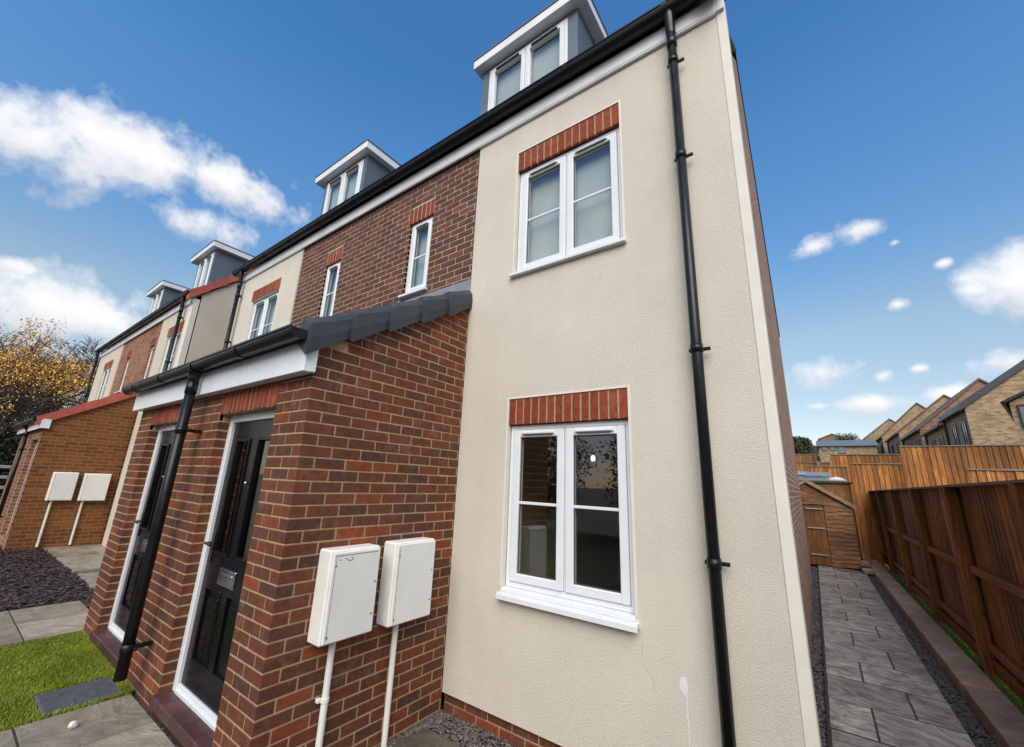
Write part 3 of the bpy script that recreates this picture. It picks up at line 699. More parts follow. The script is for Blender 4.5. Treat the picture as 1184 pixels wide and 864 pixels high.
def porch():
    h = thing('porch', 'red brown brick lean-to porch with two black front doors in white frames', 'porch', (-4.4, -1.2, 0))
    dr = (-3.875, -2.875, .10, 2.157); dl = (-5.83, -4.83, .10, 2.157)
    top = lambda y: 2.55 + .578 * (y + 1.47)
    m = MB()
    rows = 48; zb0 = -.15     # z=(31-k)*.075 courses
    # side wall: from the corner towards the house; corner bricks shared
    for r in range(rows):
        z0 = zb0 + r * .075; k = 31 - round(z0 / .075) - 1   # row between k and k+1
        zb, zt = z0 + .005, z0 + .070
        if z0 > 2.36: side0 = 0
        if k % 2 == 0: sy, sx = .215, .1025
        else: sy, sx = .1025, .215
        if zt < 2.60: m.cbox(XP - sx, XP, D, D + sy, zb, zt, .003)
    def st_side(r):
        k = 31 - round((zb0 + r * .075) / .075) - 1
        return 0
    # side rows
    for par in (0, 1):
        for r in range(rows):
            z0 = zb0 + r * .075; k = 31 - round(z0 / .075) - 1
            if k % 2 != par: continue
            s0 = D + (.225 if par == 0 else .1125)
            bricks(m, 'X', XP, 1, s0, -.002, z0, 1, top=top)
            s1 = XP - (.1125 if par == 0 else .225)
            if z0 < 2.36: bricks(m, 'Y', D, -1, s1, XPL, z0, 1, [(dr[0], dr[1], .02, 2.38), (dl[0], dl[1], .02, 2.38)])
    wall = obj('wall', m, 'brick', h)
    mo = MB(); I = .003
    panel(mo, 'Y', D + I, XPL + .0945, XP - I - .0905, -.2, 2.4, [(dr[0], dr[1], .085, 2.157), (dl[0], dl[1], .085, 2.157)], t=.09)
    # mortar behind side bricks, up to the slope
    mo.prism([(XP - I, D + I, -.2), (XP - I, -.004, -.2), (XP - I, -.004, top(0) - .01), (XP - I, D + I, top(D) - .01)], (-.09, 0, 0))
    mo.prism([(XPL + .004, D + I, -.2), (XPL + .004, -.004, -.2), (XPL + .004, -.004, top(0) - .01), (XPL + .004, D + I, top(D) - .01)], (.09, 0, 0))
    obj('mortar_bed', mo, 'mortar', wall)
    # brick reveals beside the doors
    for (xa, xb) in [q for (xl, xr, a, b_) in (dr, dl) for q in ((xl - .03, xl + .0015), (xr - .0015, xr + .03))]:
        rv = MB()
        for r in range(29):
            z0 = -.0 + r * .075
            if z0 + .07 > 2.157 or z0 < .07: continue
            rv.cbox(xa, xb, D + .0015, D + .095, z0 + .005, z0 + .07)
        obj('door_reveal', rv, 'brick', h)
    for q in (dr, dl):
        soldiers(h, q[0] - .005, q[1] + .005, 2.157, 2.375, D + .002, .003)
        front_door(h, q[0], q[1], .10, 2.157, D)
        s = MB(); n = 5
        for i in range(n):
            w = (q[1] - q[0] + .03) / n; x0 = q[0] - .015 + i * w
            s.cbox(x0 + .002, x0 + w - .002, D - .035, D + .088, .03, .104, .006)
        for i in range(n):
            w = (q[1] - q[0]) / n; x0 = q[0] + i * w
            s.cbox(x0 + .004, x0 + w - .004, D - .003, D + .05, -.10, .025, .004)
        obj('door_sill', s, 'sill', h)
    # fascia with box end
    f = MB(); f.cbox(XPL - .06, XP + .035, D - .085, D - .068, 2.34, 2.55, .003)
    f.prism([(XP + .035, D - .068, 2.34), (XP + .035, D - .004, 2.35), (XP + .035, D - .004, 2.56), (XP + .035, D - .068, 2.55)], (-.016, 0, 0))
    f.prism([(XPL - .06, D - .068, 2.34), (XPL - .06, D - .004, 2.35), (XPL - .06, D - .004, 2.56), (XPL - .06, D - .068, 2.55)], (.016, 0, 0))
    f.box(XPL - .044, XP + .02, D - .068, D + .0, 2.345, 2.357)
    obj('fascia', f, 'fascia', h)
    # roof slab
    r = MB(); e0, e1 = D - .12, .0
    zt = lambda y: 2.68 + .578 * (y + 1.47)
    n = 5
    for k in range(n):
        y0 = e0 + (e1 - e0) * k / n; y1 = min(e1 - .004, e0 + (e1 - e0) * (k + 1.12) / n)
        r.hexa([(XPL - .05, y0, zt(y0) - .07), (XP + .03, y0, zt(y0) - .07), (XP + .03, y1, zt(y1) - .09), (XPL - .05, y1, zt(y1) - .09), (XPL - .05, y0, zt(y0)), (XP + .03, y0, zt(y0)), (XP + .03, y1, zt(y1) - .05), (XPL - .05, y1, zt(y1) - .05)])
    obj('roof', r, 'tile', h)
    # verge caps, curved pieces
    v = MB(); nk = 5; ys = [D - .11 + (1.47 + .105) * i / nk for i in range(nk + 1)]
    for k in range(nk):
        y0, y1 = ys[k], ys[k + 1] + (.03 if k < nk - 1 else 0)
        lift0, lift1 = .0, .0
        prof = lambda y, bow: [(XP + .05 + bow, top(y) - .03 - bow), (XP + .056 + bow, top(y) + .05), (XP + .046 + bow, top(y) + .14 + bow), (XP + .0, top(y) + .19 + bow), (XP - .06, top(y) + .20), (XP - .06, top(y) + .05)]
        ms = [y0 + (y1 - y0) * t for t in (0, .06, .5, .9, 1)]; bows = [.020, .022, .004, -.010, -.012]
        rings = [[(x, yy, z) for x, z in prof(yy, bw)] for yy, bw in zip(ms, bows)]
        b0 = len(v.v)
        for ring in rings: v.v += ring
        for i in range(4):
            for j in range(6):
                j2 = (j + 1) % 6; v.f.append((b0 + i * 6 + j, b0 + i * 6 + j2, b0 + (i + 1) * 6 + j2, b0 + (i + 1) * 6 + j)); v.mi.append(0)
        v.f.append(tuple(range(b0 + 5, b0 - 1, -1))); v.f.append(tuple(range(b0 + 24, b0 + 30))); v.mi += [0, 0]
    obj('verge_cap', v, 'tile', h)
    fl = MB(); fl.hexa([(XPL, -.018, 3.40), (XP - .0, -.018, 3.40), (XP, .012, 3.40), (XPL, .012, 3.40), (XPL, -.012, 3.70), (XP, -.012, 3.70), (XP, .012, 3.70), (XPL, .012, 3.70)])
    obj('flashing', fl, 'lead', h)
    gutter(h, XPL - .10, XP + .05, D - .155, 2.60, .062)
    # front downpipe, slightly forward of the wall
    downpipe(h, -4.21, D - .150, .15, 2.46, [2.02, .36], D - .155, 2.56, side=1, r=.039, arm=.15)
    return h

def meter(Yf0, Yf1, zb, zt, py, label, depth=.15, hinge=True, cracked=False, X=XP, pz0=-.08, clip=None, mat='meter', group='white meter boxes on the porch wall'):
    h = thing('meter_box', label, 'meter box', (X, (Yf0 + Yf1) / 2, zb), group)
    b = MB(); b.cbox(X + .001, X + depth - .014, Yf0, Yf1, zb, zt, .010); obj('box', b, mat, h)
    d = MB(); d.cbox(X + depth - .013, X + depth, Yf0 + .014, Yf1 - .006, zb + .010, zt - .014, .005); dd = obj('box_door', d, mat, h)
    s = MB()
    for (y, z) in ((Yf0 + .035, zb + .05), (Yf0 + .035, zt - .09), (Yf1 - .03, zt - .22), (Yf1 - .03, zb + .12)): s.tube([(X + depth - .001, y, z), (X + depth + .003, y, z)], .0055, 8)
    obj('screw', s, 'screw', dd)
    sm = MB(); sm.box(X + depth - .001, X + depth + .0008, Yf0 + .0335, Yf0 + .0355, zb + .03, zt - .03); obj('seam', sm, 'rust', dd)
    if cracked:
        c = MB(); c.box(X + depth + .0002, X + depth + .0012, Yf0 + .03, Yf1 - .03, zt - .034, zt - .031)
        rr = random.Random(5)
        for i in range(7):
            y = Yf0 + .05 + rr.random() * .1; z = zt - .05 - rr.random() * .02
            c.box(X + depth + .0002, X + depth + .0012, y, y + .012, z, z + .004)
        obj('stain', c, 'rust', dd)
    p = MB(); p.tube([(X + .035, py, pz0), (X + .035, py, zb + .002)], .0205, 14); po = obj('conduit', p, mat, h, smooth=False)
    if clip:
        k = MB(); k.tube([(X + .035, py, clip - .012), (X + .035, py, clip + .012)], .025, 14); k.cbox(X + .002, X + .03, py - .045, py - .02, clip - .012, clip + .012, .003); obj('pipe_clip', k, mat, po)
    return h

end_house(); second_house(); porch()
meter(-1.235, -.865, .70, 1.235, -1.075, 'larger white meter box nearer the porch corner, streaked with grime along its top edge', cracked=True, clip=.36)
meter(-.735, -.345, .69, 1.238, -.575, 'smaller looking white meter box deeper in the corner beside the cream wall')

# ================================================================== second block of the terrace
Y2 = -.22; GX = -10.6
def block2():
    h = thing('terraced_house', 'terraced house with a red tiled verge on its bare cream side wall', 'house', (-12, Y2, 0), 'terraced houses in the row')
    w = MB(); U = (-11.95, -10.93, 3.55, 4.73); panel(w, 'Y', Y2, -12.67, GX, -.1, 5.5, [U]); obj('wall', w, 'render_far', h)
    b = MB(); panel(b, 'Y', Y2 + .02, -14.6, -12.67, -.1, 5.5, [(-13.35, -12.95, 3.7, 4.72)]); obj('brick_face', b, 'pink_brick', h, uv=True)
    soldiers(h, -12.0, -10.90, 4.73, 4.95, Y2 + .004, .006); window(h, -11.95, -10.93, 3.6, 4.73, Y2, blind=True)
    soldiers(h, -13.38, -12.92, 4.72, 4.94, Y2 + .02, .004, n=6); window(h, -13.35, -12.95, 3.72, 4.72, Y2 + .02, sashes=1, blind=True)
    f = MB(); f.cbox(-14.6, GX, Y2 - .035, Y2, 5.30, 5.48, .004); obj('fascia', f, 'fascia', h)
    gb = gable(h, GX, Y2, 8.7, -.1, 5.42, 'render_far', out=1)
    cb = MB(); cb.box(GX - .22, GX + .004, Y2 - .004, Y2 + .10, -.1, 5.4); obj('corner_band', cb, 'bead', h)
    main_roof(h, -14.6, GX, Y2, mat='tile', ze=5.45)
    gutter(h, -14.6, GX + .03, Y2 - .105, 5.53, .068)
    v = MB(); y = Y2 - .13
    for k in range(13):
        z = 5.47 + PITCH * (y - Y2 + .12)
        v.hexa([(GX - .1, y, z - .12), (GX + .05, y, z - .12), (GX + .045, y + .36, z + .20), (GX - .1, y + .36, z + .20), (GX - .1, y, z + .09), (GX + .05, y, z + .09), (GX + .045, y + .36, z + .41), (GX - .1, y + .36, z + .41)])
        y += .34
    obj('verge_cap', v, 'red_tile', h)
    downpipe(h, -11.02, Y2 - .085, 0, 5.25, [5.0, 3.95, 2.4], Y2 - .105, 5.47)
    dormer(h, -13.27, -11.62, -12.95, -11.75, -12.85, -11.85, .12)
    w2 = MB(); w2.box(-14.6, GX, Y2 + 8.7, Y2 + 8.82, -.1, 5.45); obj('rear_wall', w2, 'render_far', h)

    h = thing('terraced_house', 'farthest terraced house, at the left end of the row beside the bare trees', 'house', (-17, Y2, 0), 'terraced houses in the row')
    w = MB(); U = (-18.3, -17.2, 3.55, 4.73); panel(w, 'Y', Y2, -19.5, -16.43, -.1, 5.5, [U]); obj('wall', w, 'render_far', h)
    b = MB(); panel(b, 'Y', Y2 + .02, -16.43, -14.6, 2.0, 5.5, [(-15.6, -15.2, 3.7, 4.72)]); obj('brick_face', b, 'pink_brick', h, uv=True)
    soldiers(h, -18.33, -17.17, 4.73, 4.95, Y2 + .004, .006); window(h, -18.3, -17.2, 3.6, 4.73, Y2, blind=True)
    soldiers(h, -15.63, -15.17, 4.72, 4.94, Y2 + .02, .004, n=6); window(h, -15.6, -15.2, 3.72, 4.72, Y2 + .02, sashes=1, blind=True)
    f = MB(); f.cbox(-19.5, -14.6, Y2 - .034, Y2, 5.30, 5.48, .004); obj('fascia', f, 'fascia', h)
    gable(h, -19.5, Y2, 8.7, -.1, 5.42, 'render_far', out=-1); main_roof(h, -19.5, -14.6, Y2, ze=5.45); gutter(h, -19.52, -14.6, Y2 - .105, 5.53, .068)
    downpipe(h, -19.42, Y2 - .085, 0, 5.25, [5.0, 3.95, 2.4], Y2 - .105, 5.47)
    dormer(h, -17.40, -15.74, -17.1, -15.86, -17.0, -15.95, .12)
    w2 = MB(); w2.box(-19.5, -14.6, Y2 + 8.7, Y2 + 8.82, -.1, 5.45); obj('rear_wall', w2, 'render_far', h)

    # its porch
    XA, XB, DY = -12.85, -16.7, -1.58
    h = thing('porch', 'orange brown brick porch with red tiled verge at the far left', 'porch', (-14.5, DY, 0))
    top = lambda y: 2.60 + .63 * (y - DY)
    w = MB(); dd = [(-14.35, -13.35, .15, 2.2), (-16.2, -15.2, .15, 2.2)]
    panel(w, 'Y', DY, XB, XA, -.1, 2.62, dd); wl = obj('wall', w, 'pink_brick', h, uv=True)
    for x, o in ((XA, 1), (XB, -1)):
        s = MB(); s.prism([(x + .001 * o, DY, -.1), (x + .001 * o, Y2, -.1), (x + .001 * o, Y2, top(Y2)), (x + .001 * o, DY, top(DY))], (-.11 * o, 0, 0))
        obj('side_wall', s, 'tan_brick', h, uv=True)
    for q in dd: front_door(h, q[0], q[1], q[2], q[3], DY, detail=False)
    f = MB(); f.cbox(XB - .05, XA + .06, DY - .09, DY - .07, 2.40, 2.58, .003); f.box(XA + .045, XA + .06, DY - .07, DY + .05, 2.41, 2.6); obj('fascia', f, 'fascia', h)
    r = MB(); r.hexa([(XB, DY - .12, top(DY) - .08), (XA + .02, DY - .12, top(DY) - .08), (XA + .02, Y2 - .003, top(Y2) + .0), (XB, Y2 - .003, top(Y2)), (XB, DY - .12, top(DY)), (XA + .02, DY - .12, top(DY)), (XA + .02, Y2 - .003, top(Y2) + .1), (XB, Y2 - .003, top(Y2) + .1)]); obj('roof', r, 'red_tile', h)
    v = MB(); y = DY - .16
    for k in range(5):
        z = top(y); z2 = top(y + .32)
        v.hexa([(XA - .08, y, z - .05), (XA + .06, y, z - .05), (XA + .055, y + .32, z2 - .05), (XA - .08, y + .32, z2 - .05), (XA - .08, y, z + .15), (XA + .06, y, z + .15), (XA + .055, y + .32, z2 + .14), (XA - .08, y + .32, z2 + .14)])
        y += .303
    obj('verge_cap', v, 'red_tile', h)
    gutter(h, XB - .08, XA + .04, DY - .155, 2.60, .062); downpipe(h, -14.75, DY - .08, .1, 2.42, [2.0, .5], DY - .155, 2.56)
    meter(-1.265, -.885, .95, 1.53, -1.17, 'white meter box on the far orange brown porch, nearer its front corner', X=XA, pz0=.05, depth=.12, group='white meter boxes on the far porch')
    meter(-.79, -.36, .94, 1.52, -.70, 'white meter box on the far orange brown porch, nearer the cream wall', X=XA, pz0=.05, depth=.12, group='white meter boxes on the far porch')
block2()

# ================================================================== ground
def sheet(name, pts, z, mat, kind='structure', n=1):
    b = MB(); b.face([(x, y, z) for x, y in pts]); return tag(obj(name, b, mat), kind=kind)
def terrain(x, y):
    z = -.16
    if y > 13: z += .042 * (min(y, 75) - 13)
    return z
b = MB()
xs = [-400, -150, -60, -40, -20, -10, -5, 0, 3, 8, 15, 30, 60, 150, 400]; ys = [-400, -100, -40, -20, -8, 0, 6, 13, 20, 30, 45, 60, 75, 120, 400]
for i in range(len(xs) - 1):
    for j in range(len(ys) - 1):
        q = [(xs[i], ys[j]), (xs[i + 1], ys[j]), (xs[i + 1], ys[j + 1]), (xs[i], ys[j + 1])]; b.face([(x, y, terrain(x, y)) for x, y in q])
tag(obj('ground', b, 'field'), kind='structure')
sheet('soil_bed', [(-8.2, -12), (-2.44, -12), (-2.44, -1.46), (-8.2, -1.46)], -.03, 'soil')
sheet('paving_bed', [(-4.295, -4), (-2.2, -4), (-2.2, -1.505), (-4.295, -1.505)], -.004, 'soil')
sheet('paving_bed', [(-7.715, -4), (-6.31, -4), (-6.31, -1.29), (-7.715, -1.29)], -.004, 'soil')
sheet('side_soil', [(-2.44, -3.4), (2.4, -3.4), (2.4, 12.9), (-.3, 12.9), (-.3, -.0), (-2.44, -.0)], -.10, 'soil')
sheet('gravel_bed', [(-.2, .16), (.09, .16), (.0, 11.2), (-.25, 11.2)], -.052, 'soil')
sheet('gravel_bed', [(.89, -1), (1.1, -1), (1.05, 11.2), (.87, 11.2)], -.052, 'soil')

def slabs(name, rects, z, mat, t=.04, gap=.006, jit=.002, gy=1):
    b = MB(); rr = random.Random(len(rects))
    for (x0, x1, y0, y1) in rects:
        j = rr.uniform(-jit, jit); b.cbox(x0 + gap, x1 - gap, y0 + gap * gy, y1 - gap * gy, z - t, z + j, .0025)
    return tag(obj(name, b, mat), kind='structure')
# right hand path, rows measured from the photo
rects = []; y = 1.62 - .6 * 5; k = 0
while y < 11.2:
    x0, x1 = .062 - .0075 * (y - 1.6), .91 - .002 * y
    jx = .35 - .006 * (y - 1.6) if k % 2 == 1 else .632 - .004 * (y - 1.6)
    rects += [(x0, jx, y, y + .596), (jx, x1, y, y + .596)]
    y += .596; k += 1
slabs('path', rects, 0.0, 'slab_grey', gy=2, gap=.007)
sheet('path_bedding', [(.068, -2), (.90, -2), (.885, 11.2), (-.005, 11.2)], -.004, 'soil')
# slabs by the meter boxes
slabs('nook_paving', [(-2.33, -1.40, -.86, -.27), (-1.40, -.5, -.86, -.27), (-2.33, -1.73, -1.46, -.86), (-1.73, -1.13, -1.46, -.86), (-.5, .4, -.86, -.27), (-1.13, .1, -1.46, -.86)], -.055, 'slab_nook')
# front paving right of the lawn, up to the right hand door
rc = []
for i, y1 in enumerate((-1.50, -2.1, -2.7, -3.3)):
    xs_ = [-4.30, -3.35, -2.75, -2.1] if i % 2 == 0 else [-4.30, -3.9, -3.0, -2.1]
    if i == 0: xs_ = [-4.30, -3.72, -2.8, -2.2]
    for a, c in zip(xs_, xs_[1:]): rc.append((a, c, y1 - .6, y1))
slabs('front_paving', rc, 0.0, 'slab')
rc = []
for y1 in (-1.28, -1.88, -2.48, -3.08): rc += [(-7.72, -7.0, y1 - .6, y1), (-7.0, -6.30, y1 - .6, y1)]
slabs('garden_path', rc, 0.0, 'slab')
rc = []
for i in range(5):
    x0 = -13.7 + i * .78
    if x0 + .78 < -9.6: rc += [(x0, x0 + .78, -1.07, -.47), (x0, x0 + .78, -.47, .13), (x0, x0 + .78, .13, .73)]
rc += [(-9.5, -8.7, -1.07, -.47), (-9.5, -8.7, -.47, .13), (-8.7, -7.9, -1.07, -.47), (-9.5, -8.7, .13, 3), (-7.9, -6.9, -1.07, -.55)]
slabs('side_paving', rc, .02, 'slab', t=.09)
rc = [(-14.6, -13.75, -1.7 - .6 * i, -1.1 - .6 * i) for i in range(5)]
slabs('far_path', rc, .05, 'slab', t=.1)

# kerb stones
k = MB(); y = -.6; rr = random.Random(2)
while y < 12.2:
    xa = 1.055 - .0045 * (y - 1.9); xb = 1.30 - .005 * (y - 2.6); k.cbox(xa, xb, y + .003, y + .91, -.12, .10 + rr.uniform(-.002, .002), .008); y += .915
tag(obj('kerb', k, 'kerb'), kind='structure')

def scatter_stones(name, polyf, n, z, s0, s1, mat, flat=.7, label=None, cat='gravel', hump=0, seed=1):
    rr = random.Random(seed); b = MB()
    for _ in range(n):
        x, y = polyf(rr); s = rr.uniform(s0, s1); zz = z + rr.random() * s * .6 + hump * (rr.random() ** 2)
        a = rr.random() * 6.28; ca, sa = math.cos(a), math.sin(a); e = rr.uniform(.7, 1.5)
        tilt = rr.uniform(-.5, .5)
        pts = []
        for (u, v, w) in ((1, 0, 0), (.3, 1, 0), (-.9, .5, .1), (-.6, -.8, 0), (.5, -.9, .1), (0, .1, 1), (.1, 0, -1)):
            u, v, w = u * s * e * rr.uniform(.8, 1.2), v * s * rr.uniform(.8, 1.2), w * s * flat
            w += u * tilt
            pts.append((x + u * ca - v * sa, y + u * sa + v * ca, zz + w))
        b0 = len(b.v); b.v += pts
        for i in range(5):
            j = (i + 1) % 5; b.f.append((b0 + i, b0 + j, b0 + 5)); b.f.append((b0 + j, b0 + i, b0 + 6)); b.mi += [0, 0]
    return tag(obj(name, b, mat), label, cat, kind='stuff')
scatter_stones('gravel', lambda r: (lambda y: (r.uniform(-.10 - .0105 * y, .055 - .0075 * (y - 1.6)), y))(10.8 * r.random() ** 1.5 + .1), 6500, -.045, .007, .016, 'gravel', label='strip of dark gravel between the brick gable and the wet path', seed=1)
scatter_stones('gravel', lambda r: (lambda y: (r.uniform(.905 - .002 * y, 1.07 - .0045 * (y - 1.9)), y))(10.8 * r.random() ** 1.5 - .4), 8000, -.045, .007, .016, 'gravel', label='strip of dark gravel between the wet path and the kerb', seed=2)
def nookf(r):
    if r.random() < .7: return (r.uniform(-2.43, -.3), r.uniform(-.27, .02))
    return (r.uniform(-2.435, -2.33), r.uniform(-1.46, 0))
scatter_stones('gravel', nookf, 6500, -.085, .005, .011, 'gravel_n', label='grey gravel along the foot of the cream wall and under the meter boxes', seed=3)
scatter_stones('gravel', lambda r: (r.uniform(-6.45, -5.9), r.uniform(-1.54, -1.28)) if r.random() < .3 else (r.uniform(-6.3, -2.5), r.uniform(-1.53, -1.475)), 2500, -.03, .004, .009, 'gravel_n', label='thin line of gravel at the foot of the porch front', seed=4)
scatter_stones('gravel', lambda r: (r.uniform(-10.1, -9.5), r.uniform(-1.1, .7)), 1500, -.03, .01, .02, 'gravel_n', label='gravel gap across the paving in front of the side passage', seed=5)
def barkf(r):
    while True:
        x = r.uniform(-14.2, -7.75); y = r.uniform(-4.2, -1.05)
        if r.random() < 1.0: return x, y
scatter_stones('slate_chips', barkf, 26000, -.03, .011, .028, 'bark', flat=.45, label='bed of dark purplish chippings between the paving and the garden path', cat='chippings', hump=.05, seed=6)
scatter_stones('slate_chips', lambda r: (r.uniform(-7.85, -7.35), r.uniform(-1.3, -1.0)), 300, -.03, .015, .03, 'bark', flat=.35, label='few dark chippings spilled against the porch corner', cat='chippings', seed=7)

def grass(name, f, n, z, h0, h1, mat, label, seed=1, w=.0016):
    rr = random.Random(seed); b = MB()
    for _ in range(n):
        x, y = f(rr); a = rr.random() * 6.28; h = rr.uniform(h0, h1); lx, ly = rr.gauss(0, .35) * h, rr.gauss(0, .35) * h
        dx, dy = math.cos(a) * w, math.sin(a) * w
        b0 = len(b.v)
        b.v += [(x - dx, y - dy, z), (x + dx, y + dy, z), (x + lx * .45 + dx * .7, y + ly * .45 + dy * .7, z + h * .6), (x + lx * .45 - dx * .7, y + ly * .45 - dy * .7, z + h * .6), (x + lx, y + ly, z + h)]
        b.f += [(b0, b0 + 1, b0 + 2, b0 + 3), (b0 + 3, b0 + 2, b0 + 4)]; b.mi += [0, 0]
    return tag(obj(name, b, mat), label, 'grass', kind='stuff')
CV = [(-4.763, -1.965), (-4.757, -1.532), (-4.345, -1.545), (-4.335, -1.985)]
def lawnf(r):
    while True:
        x = r.uniform(-6.24, -4.30); t = r.random(); y = -1.50 - 1.9 * t * t
        if -4.765 < x < -4.335 and -1.98 < y < -1.54 and not (x > -4.37 and r.random() < .2): continue
        return x, y
grass('lawn', lawnf, 85000, -.012, .018, .042, 'grass', 'patch of short bright green lawn in front of the porch', w=.0024)
sheet('turf', [(-6.26, -6), (-4.31, -6), (-4.31, -1.5), (-6.26, -1.5)], -.008, 'turf')
def gs(r):
    y = r.uniform(-.4, 10.5)
    return r.uniform(1.30 - .005 * (y - 2.6), 1.50), y
grass('grass', gs, 26000, -.03, .03, .075, 'moss', 'narrow strip of vivid grass between the kerb and the near fence', seed=2, w=.003)
sheet('grass_strip', [(1.28, -1), (2.2, -1), (2.2, 12.5), (1.24, 12.5)], -.03, 'turf')

# access cover with tread pattern
c = thing('access_cover', 'grey patterned access cover set in the lawn', 'cover', (-4.55, -1.76, 0))
b = MB(); x0, x1, y0, y1 = -4.755, -4.345, -1.965, -1.545
b.cbox(x0, x1, y0, y1, -.03, .006, .003); obj('plate', b, 'iron', c)
b = MB()
for i in range(22):
    for j in range(22):
        x = x0 + .022 + (x1 - x0 - .044) * i / 21; y = y0 + .022 + (y1 - y0 - .044) * j / 21
        s = .0075; q = (i + j) % 2
        if q: b.prism([(x - s, y - s * .35, .0062), (x + s, y - s * .35, .0062), (x + s, y + s * .35, .0062), (x - s, y + s * .35, .0062)], (0, 0, .005))
        else: b.prism([(x - s * .35, y - s, .0062), (x + s * .35, y - s, .0062), (x + s * .35, y + s, .0062), (x - s * .35, y + s, .0062)], (0, 0, .005))
obj('tread', b, 'iron', c)
b = MB()
for (x, y) in ((x0 + .1, y0 + .12), (x0 + .28, y0 + .16), (x0 + .2, y0 + .3)): b.cbox(x, x + .05, y, y + .018, .0063, .009, .001)
obj('key_slot', b, 'dark_trim', c)
# white stone
b = MB(); rr = random.Random(9); b.tube([(-4.02, -1.86, 0), (-4.02, -1.86, .008), (-4.017, -1.862, .022), (-4.015, -1.86, .034), (-4.016, -1.858, .038)], [.016, .026, .026, .015, .004], 9)
b.v = [(x + rr.uniform(-.003, .003), y + rr.uniform(-.003, .003), z) for x, y, z in b.v]
tag(obj('pebble', b, 'stone'), 'small white stone on the tan slab near the porch', 'stone')

# ================================================================== near fence
def fence_run(name, label, x, ys, ztop, zbot, mat='fence', cap='cap', group=None, side=-1):
    """fence along Y at x, posts at ys on the side facing -X"""
    h = thing(name, label, 'fence', (x, ys[0], 0), group)
    for i in range(len(ys) - 1):
        y0, y1 = ys[i] + .05, ys[i + 1] - .05; b = MB(); y = ys[i] - .0; rr = random.Random(i)
        while y < ys[i + 1] - .01:
            w = .125; e = min(y + w, ys[i + 1])
            j = rr.uniform(0, .004); b.hexa([(x + .056 + j, y, zbot), (x + .060 + j, e + .012, zbot), (x + .072 + j, e + .012, zbot), (x + .068 + j, y, zbot), (x + .056 + j, y, ztop - .03), (x + .060 + j, e + .012, ztop - .03), (x + .072 + j, e + .012, ztop - .03), (x + .068 + j, y, ztop - .03)]); y += .122
        p = obj('board_panel', b, mat, h)
        r = MB()
        for z in (.24, .96): r.cbox(x + .005, x + .054, y0, y1, z, z + .075, .006)
        obj('rail', r, 'post', h)
        gb = MB(); gb.cbox(x + .012, x + .05, y0, y1, zbot - .0, zbot + .12, .004); obj('gravel_board', gb, 'post', h)
        c = MB(); c.hexa([(x - .05, ys[i], ztop - .034), (x + .10, ys[i], ztop - .034), (x + .10, ys[i + 1] - .004, ztop - .034), (x - .05, ys[i + 1] - .004, ztop - .034), (x - .05, ys[i], ztop - .012), (x + .10, ys[i], ztop), (x + .10, ys[i + 1] - .004, ztop), (x - .05, ys[i + 1] - .004, ztop - .012)])
        obj('capping', c, cap, h)
    for y in ys:
        b = MB(); b.cbox(x - .055, x + .045, y - .05, y + .05, -.1, ztop - .037, .005); obj('post', b, 'post', h)
    return h
ys = [-2.1, -.15, 1.80, 3.86, 6.02, 8.22, 10.6, 12.7]
fence_run('timber_fence', 'long dark stained timber fence with a row of posts, right of the wet path', 1.40, ys, 1.86, .05)

# fences parallel to X beyond
def fence_x(label, x0, x1, Y, ztop, zbot, mat='fence_lit', rail=True, group='orange brown fences behind the shed', cap=True, posts=()):
    h = thing('timber_fence', label, 'fence', (x0, Y, zbot), group)
    b = MB(); x = x0; rr = random.Random(int(abs(x0 * 100)) + int(Y))
    while x < x1 - .01:
        e = min(x + .112, x1); j = rr.uniform(0, .005)
        b.hexa([(x, Y - .014 - j, zbot), (e + .01, Y + .008 - j, zbot), (e + .01, Y + .02, zbot), (x, Y + .02, zbot), (x, Y - .014 - j, ztop - .02), (e + .01, Y + .008 - j, ztop - .02), (e + .01, Y + .02, ztop - .02), (x, Y + .02, ztop - .02)]); x += .112
    obj('board_panel', b, mat, h)
    if cap:
        c = MB(); c.cbox(x0 - .01, x1 + .01, Y - .03, Y + .05, ztop - .02, ztop + .012, .004); obj('capping', c, 'cap', h)
    for p in posts:
        c = MB(); c.cbox(p - .05, p + .05, Y - .10, Y - .012, zbot, ztop + .04, .005); obj('post', c, 'verge', h)
    return h
fence_x('tallest bright orange brown fence, behind the near fence on the right', 2.14, 8.5, 12.3, 3.03, -.1)
fence_x('lower orange brown fence panel stepping down left of the tallest fence', 1.06, 2.12, 12.31, 2.57, -.1)
fence_x('dark brown fence panel with pale top rail, standing in front of the tallest fence', 2.42, 5.2, 8.0, 2.23, -.1, mat='fence')
fence_x('orange fence with pale capping seen above the shed roof', .72, 2.6, 15.0, 3.02, -.1)
fence_x('reddish fence seen in the gap just left of the pale capped one', -.9, .72, 17.0, 2.88, -.1, mat='fence', posts=(.36,))
fence_x('thin strip of brown fence farthest back beside the house gable', -1.6, .36, 20.0, 3.42, -.1, mat='fence')
fence_x('short stretch of fence directly behind the shed with brown rails', .0, 1.02, 13.6, 2.55, -.1, mat='fence')

